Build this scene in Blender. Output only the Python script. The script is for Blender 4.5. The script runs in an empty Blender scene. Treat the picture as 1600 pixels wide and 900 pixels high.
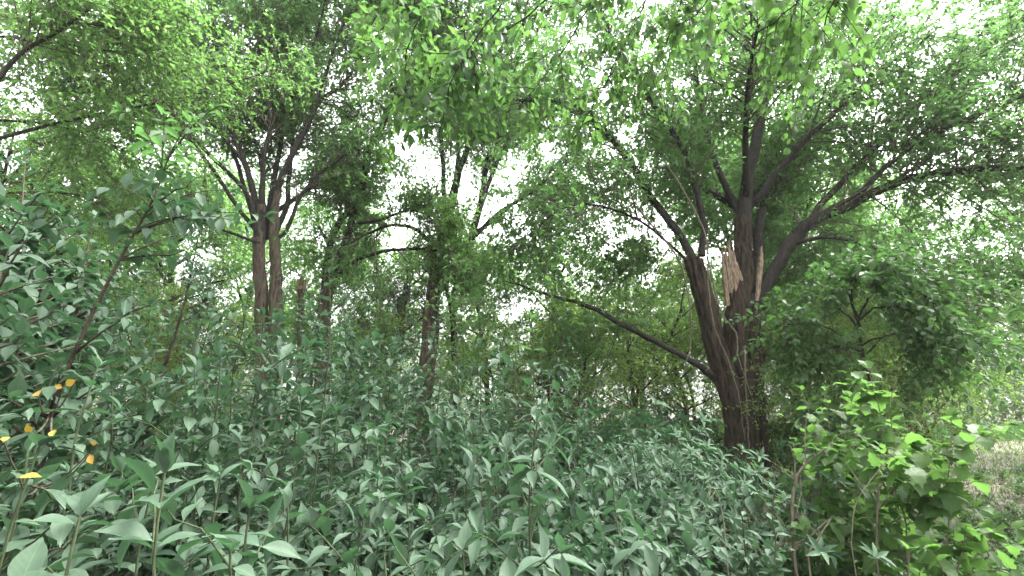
import bpy, math, random
import numpy as np
from mathutils import Matrix, Vector

random.seed(11)
rng = np.random.default_rng(11)
R = math.radians
scene = bpy.context.scene
COL = scene.collection

# ------------------------------------------------------------------ camera, sky, sun, exposure
PITCH = R(13.3)
FPX = 720.0                       # focal length in pixels of a 1600 px wide frame
CAMZ = 1.6
cam = bpy.data.cameras.new('camera')
cam.sensor_width = 36.0
cam.lens = 36.0 * FPX / 1600.0
cam.clip_start = 0.05
cam.clip_end = 2000
cam_ob = bpy.data.objects.new('camera', cam)
COL.objects.link(cam_ob)
cam_ob.location = (0, 0, CAMZ)
cam_ob.rotation_euler = (R(90) + PITCH, 0, 0)
scene.camera = cam_ob

SUN_EL, SUN_AZ = R(58), R(70)     # azimuth measured clockwise from +Y (the view direction)
world = bpy.data.worlds.new('World')
scene.world = world
world.use_nodes = True
wn, wl = world.node_tree.nodes, world.node_tree.links
for n in list(wn):
    wn.remove(n)
wo = wn.new('ShaderNodeOutputWorld')
bg = wn.new('ShaderNodeBackground')
sky = wn.new('ShaderNodeTexSky')
sky.sky_type = 'NISHITA'
sky.sun_disc = False
sky.sun_elevation = SUN_EL
sky.sun_rotation = SUN_AZ
sky.air_density = 1.6
sky.dust_density = 6.0
sky.ozone_density = 1.0
hs = wn.new('ShaderNodeHueSaturation')
hs.inputs['Saturation'].default_value = 0.07      # overcast: a grey-white sheet of cloud
wl.new(sky.outputs[0], hs.inputs['Color'])
wl.new(hs.outputs[0], bg.inputs[0])
bg.inputs[1].default_value = 0.15
wl.new(bg.outputs[0], wo.inputs[0])

sun = bpy.data.lights.new('sun', 'SUN')
sun.energy = 0.9
sun.angle = R(25)
sun.color = (1.0, 0.97, 0.92)
sun_ob = bpy.data.objects.new('sun', sun)
COL.objects.link(sun_ob)
sd = Vector((math.sin(SUN_AZ) * math.cos(SUN_EL), math.cos(SUN_AZ) * math.cos(SUN_EL), math.sin(SUN_EL)))
sun_ob.rotation_euler = sd.to_track_quat('Z', 'Y').to_euler()
sun_ob.location = (0, 0, 30)

scene.view_settings.view_transform = 'Standard'
scene.view_settings.look = 'None'
scene.view_settings.gamma = 1.0
scene.view_settings.exposure = 3.1
scene.cycles.max_bounces = 10
scene.cycles.diffuse_bounces = 5
scene.cycles.transmission_bounces = 8
scene.cycles.glossy_bounces = 2
scene.cycles.sample_clamp_indirect = 6.0

# ------------------------------------------------------------------ small maths
CP, SP = math.cos(PITCH), math.sin(PITCH)

def at(px, py, D):
    """world point on the line of sight of a photo pixel, D metres ahead of the camera"""
    dx, dy = (px - 800) / FPX, (450 - py) / FPX
    y = CP - SP * dy
    z = SP + CP * dy
    s = D / y
    return np.array([dx * s, D, CAMZ + z * s])

def to_px(P):
    """rough photo pixel size and place of world points: only used to decide which leaves become objects of their own"""
    P = np.atleast_2d(P)
    v = P - np.array([0, 0, CAMZ])
    dep = v[:, 1] * CP + v[:, 2] * SP
    up = -v[:, 1] * SP + v[:, 2] * CP
    dep = np.maximum(dep, 0.05)
    return 800 + FPX * v[:, 0] / dep, 450 - FPX * up / dep, FPX / dep

def unit(a):
    return a / np.maximum(np.linalg.norm(a, axis=-1, keepdims=True), 1e-9)

def rand_unit(n):
    return unit(rng.normal(size=(n, 3)))

def spline(pts, n):
    pts = np.asarray(pts, float)
    p = np.vstack([2 * pts[0] - pts[1], pts, 2 * pts[-1] - pts[-2]])
    k = len(pts) - 1
    out = []
    for u in np.linspace(0, k - 1e-6, n):
        i = int(u)
        t = u - i
        a, b, c, d = p[i], p[i + 1], p[i + 2], p[i + 3]
        out.append(0.5 * (2 * b + (c - a) * t + (2 * a - 5 * b + 4 * c - d) * t * t + (3 * b - a - 3 * c + d) * t ** 3))
    return np.array(out)

# ------------------------------------------------------------------ mesh helpers
class MB:
    """collects vertices and faces, then links them as one mesh object"""
    def __init__(self):
        self.V, self.F, self.n = [], [], 0
    def add(self, V, F):
        self.V.append(np.asarray(V, np.float32))
        self.F.append(np.asarray(F, np.int64) + self.n)
        self.n += len(V)
    def mesh(self, name, mat, smooth=True):
        me = bpy.data.meshes.new(name)
        V = np.vstack(self.V)
        loops = np.concatenate([f.ravel() for f in self.F])
        sizes = np.concatenate([np.full(len(f), f.shape[1]) for f in self.F])
        starts = np.concatenate([[0], np.cumsum(sizes)[:-1]])
        me.vertices.add(len(V))
        me.vertices.foreach_set('co', V.ravel())
        me.loops.add(len(loops))
        me.loops.foreach_set('vertex_index', loops.astype(np.int32))
        me.polygons.add(len(sizes))
        me.polygons.foreach_set('loop_start', starts.astype(np.int32))
        me.polygons.foreach_set('use_smooth', np.full(len(sizes), smooth, bool))
        me.materials.append(mat)
        me.update(calc_edges=True)
        return me
    def build(self, name, mat, parent=None, smooth=True, origin=None):
        if origin is not None:
            self.V = [v - np.asarray(origin, np.float32) for v in self.V]
        o = bpy.data.objects.new(name, self.mesh(name, mat, smooth))
        COL.objects.link(o)
        if parent is not None:
            o.parent = parent
        elif origin is not None:
            o.location = origin
        return o

def tag(o, label=None, cat=None, group=None, kind=None):
    if label: o['label'] = label
    if cat: o['category'] = cat
    if group: o['group'] = group
    if kind: o['kind'] = kind
    return o

def empty(name, loc, label, cat, group=None):
    o = bpy.data.objects.new(name, None)
    COL.objects.link(o)
    o.location = loc
    o.empty_display_size = 0.1
    return tag(o, label, cat, group)

def tube(mb, pts, rad, sides=10, bark=0.0, seed=0.0, cap=True):
    pts = np.asarray(pts, float)
    rad = np.asarray(rad, float)
    n = len(pts)
    T = unit(np.gradient(pts, axis=0))
    u = np.cross(T[0], [0.31, 0.9, 0.2])
    u /= np.linalg.norm(u)
    th = np.linspace(0, 2 * math.pi, sides, endpoint=False)
    V = np.zeros((n, sides, 3))
    arc = np.concatenate([[0], np.cumsum(np.linalg.norm(np.diff(pts, axis=0), axis=1))])
    for i in range(n):
        u = u - T[i] * np.dot(u, T[i])
        u /= np.linalg.norm(u)
        w = np.cross(T[i], u)
        r = np.full(sides, rad[i])
        if bark:
            a = arc[i]
            r = r * (1 + bark * (np.abs(np.sin(th * 4.5 + seed + 0.9 * math.sin(a * 2.3 + seed) + 0.35 * a)) - 0.5)
                     + bark * 0.6 * np.sin(th * 11 + 3.1 * seed + 1.7 * np.sin(a * 5 + th * 2))
                     + bark * 0.7 * np.sin(a * 3.1 + seed + 2 * np.cos(th + seed)) * np.cos(th * 2 + seed))
        V[i] = pts[i] + (np.cos(th)[:, None] * u + np.sin(th)[:, None] * w) * r[:, None]
    V = V.reshape(-1, 3)
    i, j = np.meshgrid(np.arange(n - 1), np.arange(sides), indexing='ij')
    k = (j + 1) % sides
    F = np.stack([i * sides + j, i * sides + k, (i + 1) * sides + k, (i + 1) * sides + j], -1).reshape(-1, 4)
    mb.add(V, F)
    if cap:
        V2 = np.vstack([V[-sides:], pts[-1] + T[-1] * rad[-1] * 0.25])
        jj = np.arange(sides)
        mb.add(V2, np.stack([jj, (jj + 1) % sides, np.full(sides, sides)], -1))

def twig_tubes(mb, S, D, L, droop, r0, r1, segs, sides=3):
    """many drooping twigs at once; P(t) = S + D L t - z droop L t^2"""
    n = len(S)
    if n == 0:
        return
    a = unit(np.cross(D, [0.3, 0.2, 0.93]) + 1e-6)
    b = np.cross(D, a)
    t = np.linspace(0, 1, segs + 1)
    P = S[:, None, :] + D[:, None, :] * (L[:, None] * t)[:, :, None]
    P[:, :, 2] -= (droop * L)[:, None] * t[None] ** 2
    r = r0[:, None] + (r1 - r0)[:, None] * t[None]
    th = np.linspace(0, 2 * math.pi, sides, endpoint=False)
    ring = np.cos(th)[None, :, None] * a[:, None, :] + np.sin(th)[None, :, None] * b[:, None, :]
    V = P[:, :, None, :] + ring[:, None] * r[:, :, None, None]
    m = (segs + 1) * sides
    i, j = np.meshgrid(np.arange(segs), np.arange(sides), indexing='ij')
    k = (j + 1) % sides
    f = np.stack([i * sides + j, i * sides + k, (i + 1) * sides + k, (i + 1) * sides + j], -1).reshape(-1, 4)
    F = (f[None] + (np.arange(n) * m)[:, None, None]).reshape(-1, 4)
    mb.add(V.reshape(-1, 3), F)

def on_twig(S, D, L, droop, idx, t):
    P = S[idx] + D[idx] * (L[idx] * t)[:, None]
    P[:, 2] -= droop[idx] * L[idx] * t * t
    T = D[idx].copy()
    T[:, 2] -= 2 * droop[idx] * t
    return P, unit(T)

def frames(A, up):
    """leaf axes: side, along, normal"""
    A = unit(A)
    N = unit(up - A * np.sum(up * A, -1, keepdims=True))
    return np.cross(A, N), A, N

def leaf_cloud(mb, P, S, A, N, ln, wd, tv, tf):
    V = P[:, None] + S[:, None] * (tv[None, :, :1] * wd[:, None, None]) + A[:, None] * (tv[None, :, 1:2] * ln[:, None, None]) \
        + N[:, None] * (tv[None, :, 2:] * ln[:, None, None])
    F = (tf[None] + (np.arange(len(P)) * len(tv))[:, None, None]).reshape(-1, tf.shape[1])
    mb.add(V.reshape(-1, 3), F)

# leaf templates: x side (half width .5), y along 0..1, z up
T_SMALL = (np.array([(0, 0, 0), (-.5, .42, .10), (0, 1, -.06), (.5, .42, .10)]), np.array([(0, 3, 2), (0, 2, 1)]))
T_MID = (np.array([(0, 0, 0), (-.46, .28, .09), (-.40, .62, .04), (0, 1, -.16), (.40, .62, .04), (.46, .28, .09), (0, .5, 0.0)]),
         np.array([(0, 6, 1), (1, 6, 2), (2, 6, 3), (3, 6, 4), (4, 6, 5), (5, 6, 0)]))

def grid_leaf(profile, fold, curl, wave=0.0, seed=0, side=0.0):
    """a full leaf: width profile along its length, folded on the midrib, tip drooping, on a short stalk"""
    n = len(profile) - 1
    V, F = [], []
    for i, w in enumerate(profile):
        y = i / n
        for c in (-1, -.55, 0, .55, 1):
            x = c * w
            z = fold * abs(x) - curl * y * y + wave * math.sin(y * 9 + seed + c) * abs(c) * (0.3 + y)
            V.append((x + side * y * y, y, z))
    for i in range(n):
        for j in range(4):
            a = i * 5 + j
            F.append((a, a + 1, a + 6, a + 5))
    b = len(V)
    V += [(-.018, -.16, 0.012), (.018, -.16, 0.012), (.02, 0.02, 0), (-.02, 0.02, 0)]
    F.append((b, b + 1, b + 2, b + 3))
    return np.array(V, float), np.array(F)

PRIVET = [0.02, .25, .42, .49, .46, .33, .14, 0.01]
def lobed_leaf(curl, seed, side=0.0):
    """broad leaf with toothed lobes"""
    r_ = random.Random(seed)
    out = [(0, 0), (.22, -.05), (.42, .04), (.50, .20), (.42, .28), (.60, .46), (.44, .50), (.36, .60), (.30, .74), (.12, .82), (0, 1.0)]
    pts = [(x * (1 + r_.uniform(-.08, .08)), y + r_.uniform(-.015, .015)) for x, y in out]
    V, F = [], []
    def z(x, y): return .22 * abs(x) - curl * y * y - .18 * x * x
    mid = [(0, p / 10 * 1.0) for p in range(11)]
    for (x, y), (mx, my) in zip(pts, mid):
        my = min(my, max(0, y)) if my > y else my
        V.append((0 + side * my * my, my, z(0, my)))
        V.append((x * .52 + side * y * y, (y + my) / 2, z(x * .52, (y + my) / 2) - .02))
        V.append((x + side * y * y, y, z(x, y)))
        V.append((-x * .52 * .96 + side * y * y, (y + my) / 2, z(x * .52, (y + my) / 2) - .02))
        V.append((-x * .96 + side * y * y, y, z(x, y)))
    for i in range(10):
        a, b = i * 5, i * 5 + 5
        F += [(a, a + 1, b + 1, b), (a + 1, a + 2, b + 2, b + 1), (a + 3, a, b, b + 3), (a + 4, a + 3, b + 3, b + 4)]
    b = len(V)
    V += [(-.014, -.30, .05), (.014, -.30, .05), (.016, .02, 0), (-.016, .02, 0)]
    F.append((b, b + 1, b + 2, b + 3))
    return np.array(V, float), np.array(F)

# ------------------------------------------------------------------ materials
def new_mat(name):
    m = bpy.data.materials.new(name)
    m.use_nodes = True
    nt = m.node_tree
    for n in list(nt.nodes):
        nt.nodes.remove(n)
    out = nt.nodes.new('ShaderNodeOutputMaterial')
    return m, nt, out

def mixc(nt, fac, a, b, mode='MIX'):
    n = nt.nodes.new('ShaderNodeMix')
    n.data_type = 'RGBA'
    n.blend_type = mode
    for i, v in ((0, fac), (6, a), (7, b)):
        if isinstance(v, (tuple, list)):
            n.inputs[i].default_value = (*v, 1) if len(v) == 3 else v
        elif isinstance(v, (int, float)):
            n.inputs[i].default_value = v
        else:
            nt.links.new(v, n.inputs[i])
    return n.outputs[2]

def math_n(nt, op, a, b=None, c=None):
    n = nt.nodes.new('ShaderNodeMath')
    n.operation = op
    for i, v in enumerate((a, b, c)):
        if v is None: continue
        if isinstance(v, (int, float)): n.inputs[i].default_value = v
        else: nt.links.new(v, n.inputs[i])
    return n.outputs[0]

def leaf_mat(name, ca, cb, tcol, rough=0.45, tfac=0.4, single=False, spec=0.5, tcolb=None):
    """ca..cb: leaf colours, tcol: light coming through; single: the leaf is an object of its own (with a midrib)"""
    m, nt, out = new_mat(name)
    if single:
        oi = nt.nodes.new('ShaderNodeObjectInfo')
        rnd = oi.outputs['Random']
    else:
        ge = nt.nodes.new('ShaderNodeNewGeometry')
        rnd = ge.outputs['Random Per Island']
    geo = nt.nodes.new('ShaderNodeNewGeometry')
    no = nt.nodes.new('ShaderNodeTexNoise')
    no.inputs['Scale'].default_value = 0.9
    no.inputs['Detail'].default_value = 1.0
    nt.links.new(geo.outputs['Position'], no.inputs['Vector'])
    f = math_n(nt, 'MULTIPLY_ADD', rnd, 0.75, math_n(nt, 'MULTIPLY_ADD', no.outputs[0], 0.9, -0.32))
    col = mixc(nt, f, ca, cb)
    tc = mixc(nt, f, tcol, tcolb or tuple(x * 0.75 for x in tcol))
    # blotches and small age marks on the blade
    n2 = nt.nodes.new('ShaderNodeTexNoise')
    n2.inputs['Scale'].default_value = 38
    n2.inputs['Detail'].default_value = 2
    nt.links.new(geo.outputs['Position'], n2.inputs['Vector'])
    col = mixc(nt, math_n(nt, 'MULTIPLY_ADD', n2.outputs[0], 0.9, -0.2), mixc(nt, 1.0, col, (.72, .72, .72), 'MULTIPLY'), mixc(nt, 1.0, col, (1.2, 1.2, 1.2), 'MULTIPLY'))
    if single:
        tcn = nt.nodes.new('ShaderNodeTexCoord')
        sx = nt.nodes.new('ShaderNodeSeparateXYZ')
        nt.links.new(tcn.outputs['Object'], sx.inputs[0])
        ax = math_n(nt, 'ABSOLUTE', sx.outputs[0])
        rib = math_n(nt, 'SMOOTH_MIN', math_n(nt, 'MAXIMUM', math_n(nt, 'MULTIPLY_ADD', ax, -30.0, 1.0), 0.0), 1.0, 0.1)
        wv = math_n(nt, 'SINE', math_n(nt, 'MULTIPLY_ADD', sx.outputs[1], 46.0, math_n(nt, 'MULTIPLY', ax, -34.0)))
        vein = math_n(nt, 'MULTIPLY', math_n(nt, 'GREATER_THAN', wv, 0.9), 0.22)
        col = mixc(nt, math_n(nt, 'MAXIMUM', math_n(nt, 'MULTIPLY', rib, 0.6), vein), col, mixc(nt, 1.0, col, (1.9, 1.75, 1.7), 'MULTIPLY'))
    p = nt.nodes.new('ShaderNodeBsdfPrincipled')
    nt.links.new(col, p.inputs['Base Color'])
    p.inputs['Roughness'].default_value = rough
    p.inputs['Specular IOR Level'].default_value = spec
    bp = nt.nodes.new('ShaderNodeBump')
    bp.inputs['Strength'].default_value = 0.25
    bp.inputs['Distance'].default_value = 0.004
    nt.links.new(n2.outputs[0], bp.inputs['Height'])
    nt.links.new(bp.outputs[0], p.inputs['Normal'])
    t = nt.nodes.new('ShaderNodeBsdfTranslucent')
    nt.links.new(tc, t.inputs[0])
    mx = nt.nodes.new('ShaderNodeMixShader')
    mx.inputs[0].default_value = tfac
    nt.links.new(p.outputs[0], mx.inputs[1])
    nt.links.new(t.outputs[0], mx.inputs[2])
    nt.links.new(mx.outputs[0], out.inputs[0])
    return m

def bark_mat(name, ca, cb, scale=1.0, bump=0.6, moss=None):
    m, nt, out = new_mat(name)
    tc = nt.nodes.new('ShaderNodeTexCoord')
    mp = nt.nodes.new('ShaderNodeMapping')
    mp.inputs['Scale'].default_value = (scale, scale, scale * 0.2)
    nt.links.new(tc.outputs['Object'], mp.inputs[0])
    no = nt.nodes.new('ShaderNodeTexNoise')
    no.inputs['Scale'].default_value = 26
    no.inputs['Detail'].default_value = 6
    no.inputs['Roughness'].default_value = 0.65
    nt.links.new(mp.outputs[0], no.inputs['Vector'])
    vo = nt.nodes.new('ShaderNodeTexVoronoi')
    vo.inputs['Scale'].default_value = 20
    nt.links.new(mp.outputs[0], vo.inputs['Vector'])
    h = math_n(nt, 'MULTIPLY_ADD', vo.outputs[0], 0.6, no.outputs[0])
    rp = nt.nodes.new('ShaderNodeValToRGB')
    rp.color_ramp.elements[0].position = 0.45
    rp.color_ramp.elements[0].color = (*ca, 1)
    rp.color_ramp.elements[1].position = 0.95
    rp.color_ramp.elements[1].color = (*cb, 1)
    nt.links.new(h, rp.inputs[0])
    col = rp.outputs[0]
    if moss:
        n3 = nt.nodes.new('ShaderNodeTexNoise')
        n3.inputs['Scale'].default_value = 2.4
        n3.inputs['Detail'].default_value = 5
        nt.links.new(tc.outputs['Object'], n3.inputs['Vector'])
        col = mixc(nt, math_n(nt, 'MULTIPLY_ADD', math_n(nt, 'MAXIMUM', math_n(nt, 'SUBTRACT', n3.outputs[0], 0.52), 0), 5.0, 0.0), col, moss)
    p = nt.nodes.new('ShaderNodeBsdfPrincipled')
    nt.links.new(col, p.inputs['Base Color'])
    p.inputs['Roughness'].default_value = 0.9
    p.inputs['Specular IOR Level'].default_value = 0.2
    bp = nt.nodes.new('ShaderNodeBump')
    bp.inputs['Strength'].default_value = bump
    bp.inputs['Distance'].default_value = 0.06
    nt.links.new(h, bp.inputs['Height'])
    nt.links.new(bp.outputs[0], p.inputs['Normal'])
    nt.links.new(p.outputs[0], out.inputs[0])
    return m

def ground_mat(name, stops, scale, bump=0.5):
    m, nt, out = new_mat(name)
    tc = nt.nodes.new('ShaderNodeTexCoord')
    n1 = nt.nodes.new('ShaderNodeTexNoise')
    n1.inputs['Scale'].default_value = scale
    n1.inputs['Detail'].default_value = 8
    n1.inputs['Roughness'].default_value = 0.7
    nt.links.new(tc.outputs['Object'], n1.inputs['Vector'])
    n2 = nt.nodes.new('ShaderNodeTexNoise')
    n2.inputs['Scale'].default_value = scale * 0.07
    n2.inputs['Detail'].default_value = 3
    nt.links.new(tc.outputs['Object'], n2.inputs['Vector'])
    f = math_n(nt, 'MULTIPLY_ADD', n1.outputs[0], 0.6, math_n(nt, 'MULTIPLY', n2.outputs[0], 0.4))
    rp = nt.nodes.new('ShaderNodeValToRGB')
    el = rp.color_ramp.elements
    el[0].position, el[0].color = stops[0][0], (*stops[0][1], 1)
    el[1].position, el[1].color = stops[-1][0], (*stops[-1][1], 1)
    for pos, c in stops[1:-1]:
        e = el.new(pos)
        e.color = (*c, 1)
    nt.links.new(f, rp.inputs[0])
    p = nt.nodes.new('ShaderNodeBsdfPrincipled')
    nt.links.new(rp.outputs[0], p.inputs['Base Color'])
    p.inputs['Roughness'].default_value = 0.95
    bp = nt.nodes.new('ShaderNodeBump')
    bp.inputs['Strength'].default_value = bump
    bp.inputs['Distance'].default_value = 0.03
    nt.links.new(n1.outputs[0], bp.inputs['Height'])
    nt.links.new(bp.outputs[0], p.inputs['Normal'])
    nt.links.new(p.outputs[0], out.inputs[0])
    return m

M = {}
M['canopy'] = leaf_mat('canopy_leaf', (.040, .095, .028), (.080, .150, .045), (.158, .335, .088), .5, .55, spec=.3)
M['canopy_light'] = leaf_mat('canopy_leaf_light', (.05, .10, .03), (.09, .155, .045), (.19, .39, .088), .5, .58, spec=.3)
M['understorey'] = leaf_mat('understorey_leaf', (.07, .12, .032), (.12, .18, .05), (.26, .45, .09), .5, .58, spec=.3)
M['evergreen'] = leaf_mat('evergreen_leaf', (.022, .048, .022), (.045, .08, .03), (.07, .16, .035), .5, .3, spec=.3)
M['far'] = leaf_mat('far_leaf', (.055, .10, .04), (.10, .155, .07), (.17, .28, .10), .6, .45, spec=.3)
M['privet'] = leaf_mat('privet_leaf', (.042, .083, .049), (.077, .125, .077), (.06, .15, .055), .58, .3, True, .28)
M['privet_mass'] = leaf_mat('privet_leaf_mass', (.042, .083, .049), (.077, .125, .077), (.06, .15, .055), .60, .3, False, .28)
M['privet_young'] = leaf_mat('privet_leaf_young', (.036, .092, .032), (.062, .125, .04), (.105, .235, .06), .45, .5, True, .3)
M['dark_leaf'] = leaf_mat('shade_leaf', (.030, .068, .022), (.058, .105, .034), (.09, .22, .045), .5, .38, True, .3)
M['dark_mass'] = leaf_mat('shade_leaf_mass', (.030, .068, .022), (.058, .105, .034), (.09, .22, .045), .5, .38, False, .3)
M['yellow'] = leaf_mat('privet_leaf_yellow', (.30, .17, .010), (.33, .25, .03), (.26, .18, .02), .5, .3, True)
M['whorl'] = leaf_mat('whorled_leaf', (.042, .090, .048), (.076, .135, .072), (.06, .16, .055), .6, .3, spec=.25)
M['lobed'] = leaf_mat('lobed_leaf', (.040, .090, .024), (.066, .126, .036), (.118, .25, .05), .5, .5, True, .25)
M['lobed_mass'] = leaf_mat('lobed_leaf_mass', (.040, .090, .024), (.066, .126, .036), (.118, .25, .05), .5, .5, False, .25)
M['weed'] = leaf_mat('weed_leaf', (.034, .08, .026), (.06, .115, .038), (.09, .22, .045), .5, .35, spec=.3)
M['grass'] = leaf_mat('grass_blade', (.05, .085, .025), (.11, .12, .055), (.11, .15, .055), .6, .35)
M['litter'] = leaf_mat('dead_leaf', (.045, .032, .022), (.12, .085, .055), (.08, .05, .03), .7, .15)
M['bark_dark'] = bark_mat('bark_dark', (.007, .0055, .0042), (.046, .034, .024), 1.0, 1.0)
M['bark_brown'] = bark_mat('bark_brown', (.016, .012, .009), (.085, .064, .050), 1.0, 1.0, (.06, .075, .03))
M['limb'] = bark_mat('limb_bark', (.008, .0072, .0065), (.032, .027, .023), 2.0, .5)
M['twig'] = bark_mat('twig_bark', (.035, .03, .024), (.09, .075, .055), 3.0, .2)
M['twig_pale'] = bark_mat('pale_twig_bark', (.05, .044, .032), (.13, .112, .084), 3.0, .3)
M['stem_green'] = bark_mat('green_stem', (.015, .022, .010), (.045, .058, .028), 4.0, .1)
M['split_wood'] = bark_mat('split_wood', (.065, .047, .034), (.26, .20, .14), 2.0, .7)
M['ground'] = ground_mat('forest_floor', [(.3, (.016, .013, .010)), (.45, (.034, .027, .019)), (.55, (.034, .04, .018)), (.7, (.07, .055, .038))], 7)
M['clearing'] = ground_mat('mown_grass', [(.3, (.03, .042, .014)), (.45, (.055, .062, .026)), (.58, (.085, .082, .045)), (.7, (.12, .108, .068))], 5)
M['path'] = ground_mat('straw_floor', [(.36, (.018, .024, .010)), (.45, (.035, .04, .018)), (.53, (.06, .055, .03)), (.63, (.11, .095, .06))], 9)

# shared leaf meshes
def leaf_meshes(nm, tmpl, mat):
    r_ = []
    for V, F in tmpl:
        mb = MB()
        mb.add(V, F)
        r_.append(mb.mesh(nm, mat))
    return r_
PRIVET_T = [grid_leaf(PRIVET, .20, .14, .012, 1, .02), grid_leaf(PRIVET, .14, .26, .015, 2, -.05), grid_leaf(PRIVET, .30, .08, .01, 3, .05),
            grid_leaf([0.02, .28, .46, .50, .42, .27, .10, .01], .16, .18, .02, 4, 0), grid_leaf([0.02, .18, .34, .42, .42, .33, .16, .01], .22, .34, .012, 5, .06)]
L_PRIVET = leaf_meshes('privet_leaf', PRIVET_T, M['privet'])
L_DARK = leaf_meshes('shade_leaf', PRIVET_T, M['dark_leaf'])
L_YOUNG = leaf_meshes('young_leaf', PRIVET_T, M['privet_young'])
L_YELLOW = leaf_meshes('yellow_leaf', PRIVET_T[:3], M['yellow'])
LOBED_T = [lobed_leaf(.25, 1), lobed_leaf(.40, 2, .06), lobed_leaf(.12, 3, -.05), lobed_leaf(.55, 4, .03)]
L_LOBED = leaf_meshes('lobed_leaf', LOBED_T, M['lobed'])

# ------------------------------------------------------------------ plants with leaves that can be told apart
def add_leaf_objects(thing, origin, P, S, A, N, ln, wd, meshes, cap=300, mass_mat=None, minpx=13, template=T_MID, mass_name='foliage', owners=None):
    """leaves that show large become objects (children named leaf); the rest one foliage part"""
    n = len(P)
    if n == 0:
        return 0
    px, py, s = to_px(P + A * (ln * .5)[:, None])
    size = ln * s
    vis = (px > -60) & (px < 1660) & (py > -60) & (py < 960) & (size >= minpx) & (P[:, 1] > 0.25)
    idx = np.where(vis)[0]
    if len(idx) > cap:
        idx = idx[np.argsort(-size[idx])[:cap]]
    keep = np.zeros(n, bool)
    keep[idx] = True
    o3 = np.asarray(origin, float)
    for i in idx:
        o = bpy.data.objects.new('leaf', meshes[int(rng.integers(len(meshes)))])
        m = Matrix(((S[i, 0] * wd[i], A[i, 0] * ln[i], N[i, 0] * ln[i], P[i, 0] - o3[0]),
                    (S[i, 1] * wd[i], A[i, 1] * ln[i], N[i, 1] * ln[i], P[i, 1] - o3[1]),
                    (S[i, 2] * wd[i], A[i, 2] * ln[i], N[i, 2] * ln[i], P[i, 2] - o3[2]), (0, 0, 0, 1)))
        o.parent = thing if owners is None or owners[i] is None else owners[i]
        o.matrix_basis = m
        COL.objects.link(o)
    rest = ~keep
    if rest.any():
        mb = MB()
        leaf_cloud(mb, P[rest], S[rest], A[rest], N[rest], ln[rest], wd[rest], *template)
        tag(mb.build(mass_name, mass_mat, thing, origin=o3), kind='stuff')
    return int(keep.sum())

def pairs_along(pts, step, t0, ln0, spread=.75, droop=.25, phase=0.0, tip=True, taper=.35):
    """opposite leaf pairs along a shoot, each pair turned a quarter against the last"""
    arc = np.concatenate([[0], np.cumsum(np.linalg.norm(np.diff(pts, axis=0), axis=1))])
    Ltot = arc[-1]
    out = []
    s = t0 * Ltot
    k = 0
    while s < Ltot:
        i = min(np.searchsorted(arc, s), len(pts) - 1)
        i = max(i, 1)
        f = (s - arc[i - 1]) / max(arc[i] - arc[i - 1], 1e-6)
        p = pts[i - 1] + (pts[i] - pts[i - 1]) * f
        T = unit(pts[i] - pts[i - 1])
        a = unit(np.cross(T, [0.2, .1, .97]) + rng.normal(0, .02, 3))
        b = np.cross(T, a)
        ang = phase + (math.pi / 2) * (k % 2) + rng.normal(0, .25)
        rel = s / Ltot
        size = ln0 * (1 - taper * max(0, rel - .55) / .45) * rng.uniform(.75, 1.12)
        for sg in (0, math.pi):
            if rng.random() < .08: continue
            d = math.cos(ang + sg) * a + math.sin(ang + sg) * b
            A = unit(T * (1 - spread) * 1.2 + d * spread * 1.2 + np.array([0, 0, -droop]) + rng.normal(0, .16, 3))
            out.append((p + d * .004, A, size * rng.uniform(.85, 1.1)))
        s += step * rng.uniform(.8, 1.25)
        k += 1
    if tip:
        T = unit(pts[-1] - pts[-2])
        for q in range(3):
            d = rand_unit(1)[0]
            out.append((pts[-1], unit(T * .8 + d * .6), ln0 * .6 * rng.uniform(.7, 1.2)))
    return out

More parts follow.
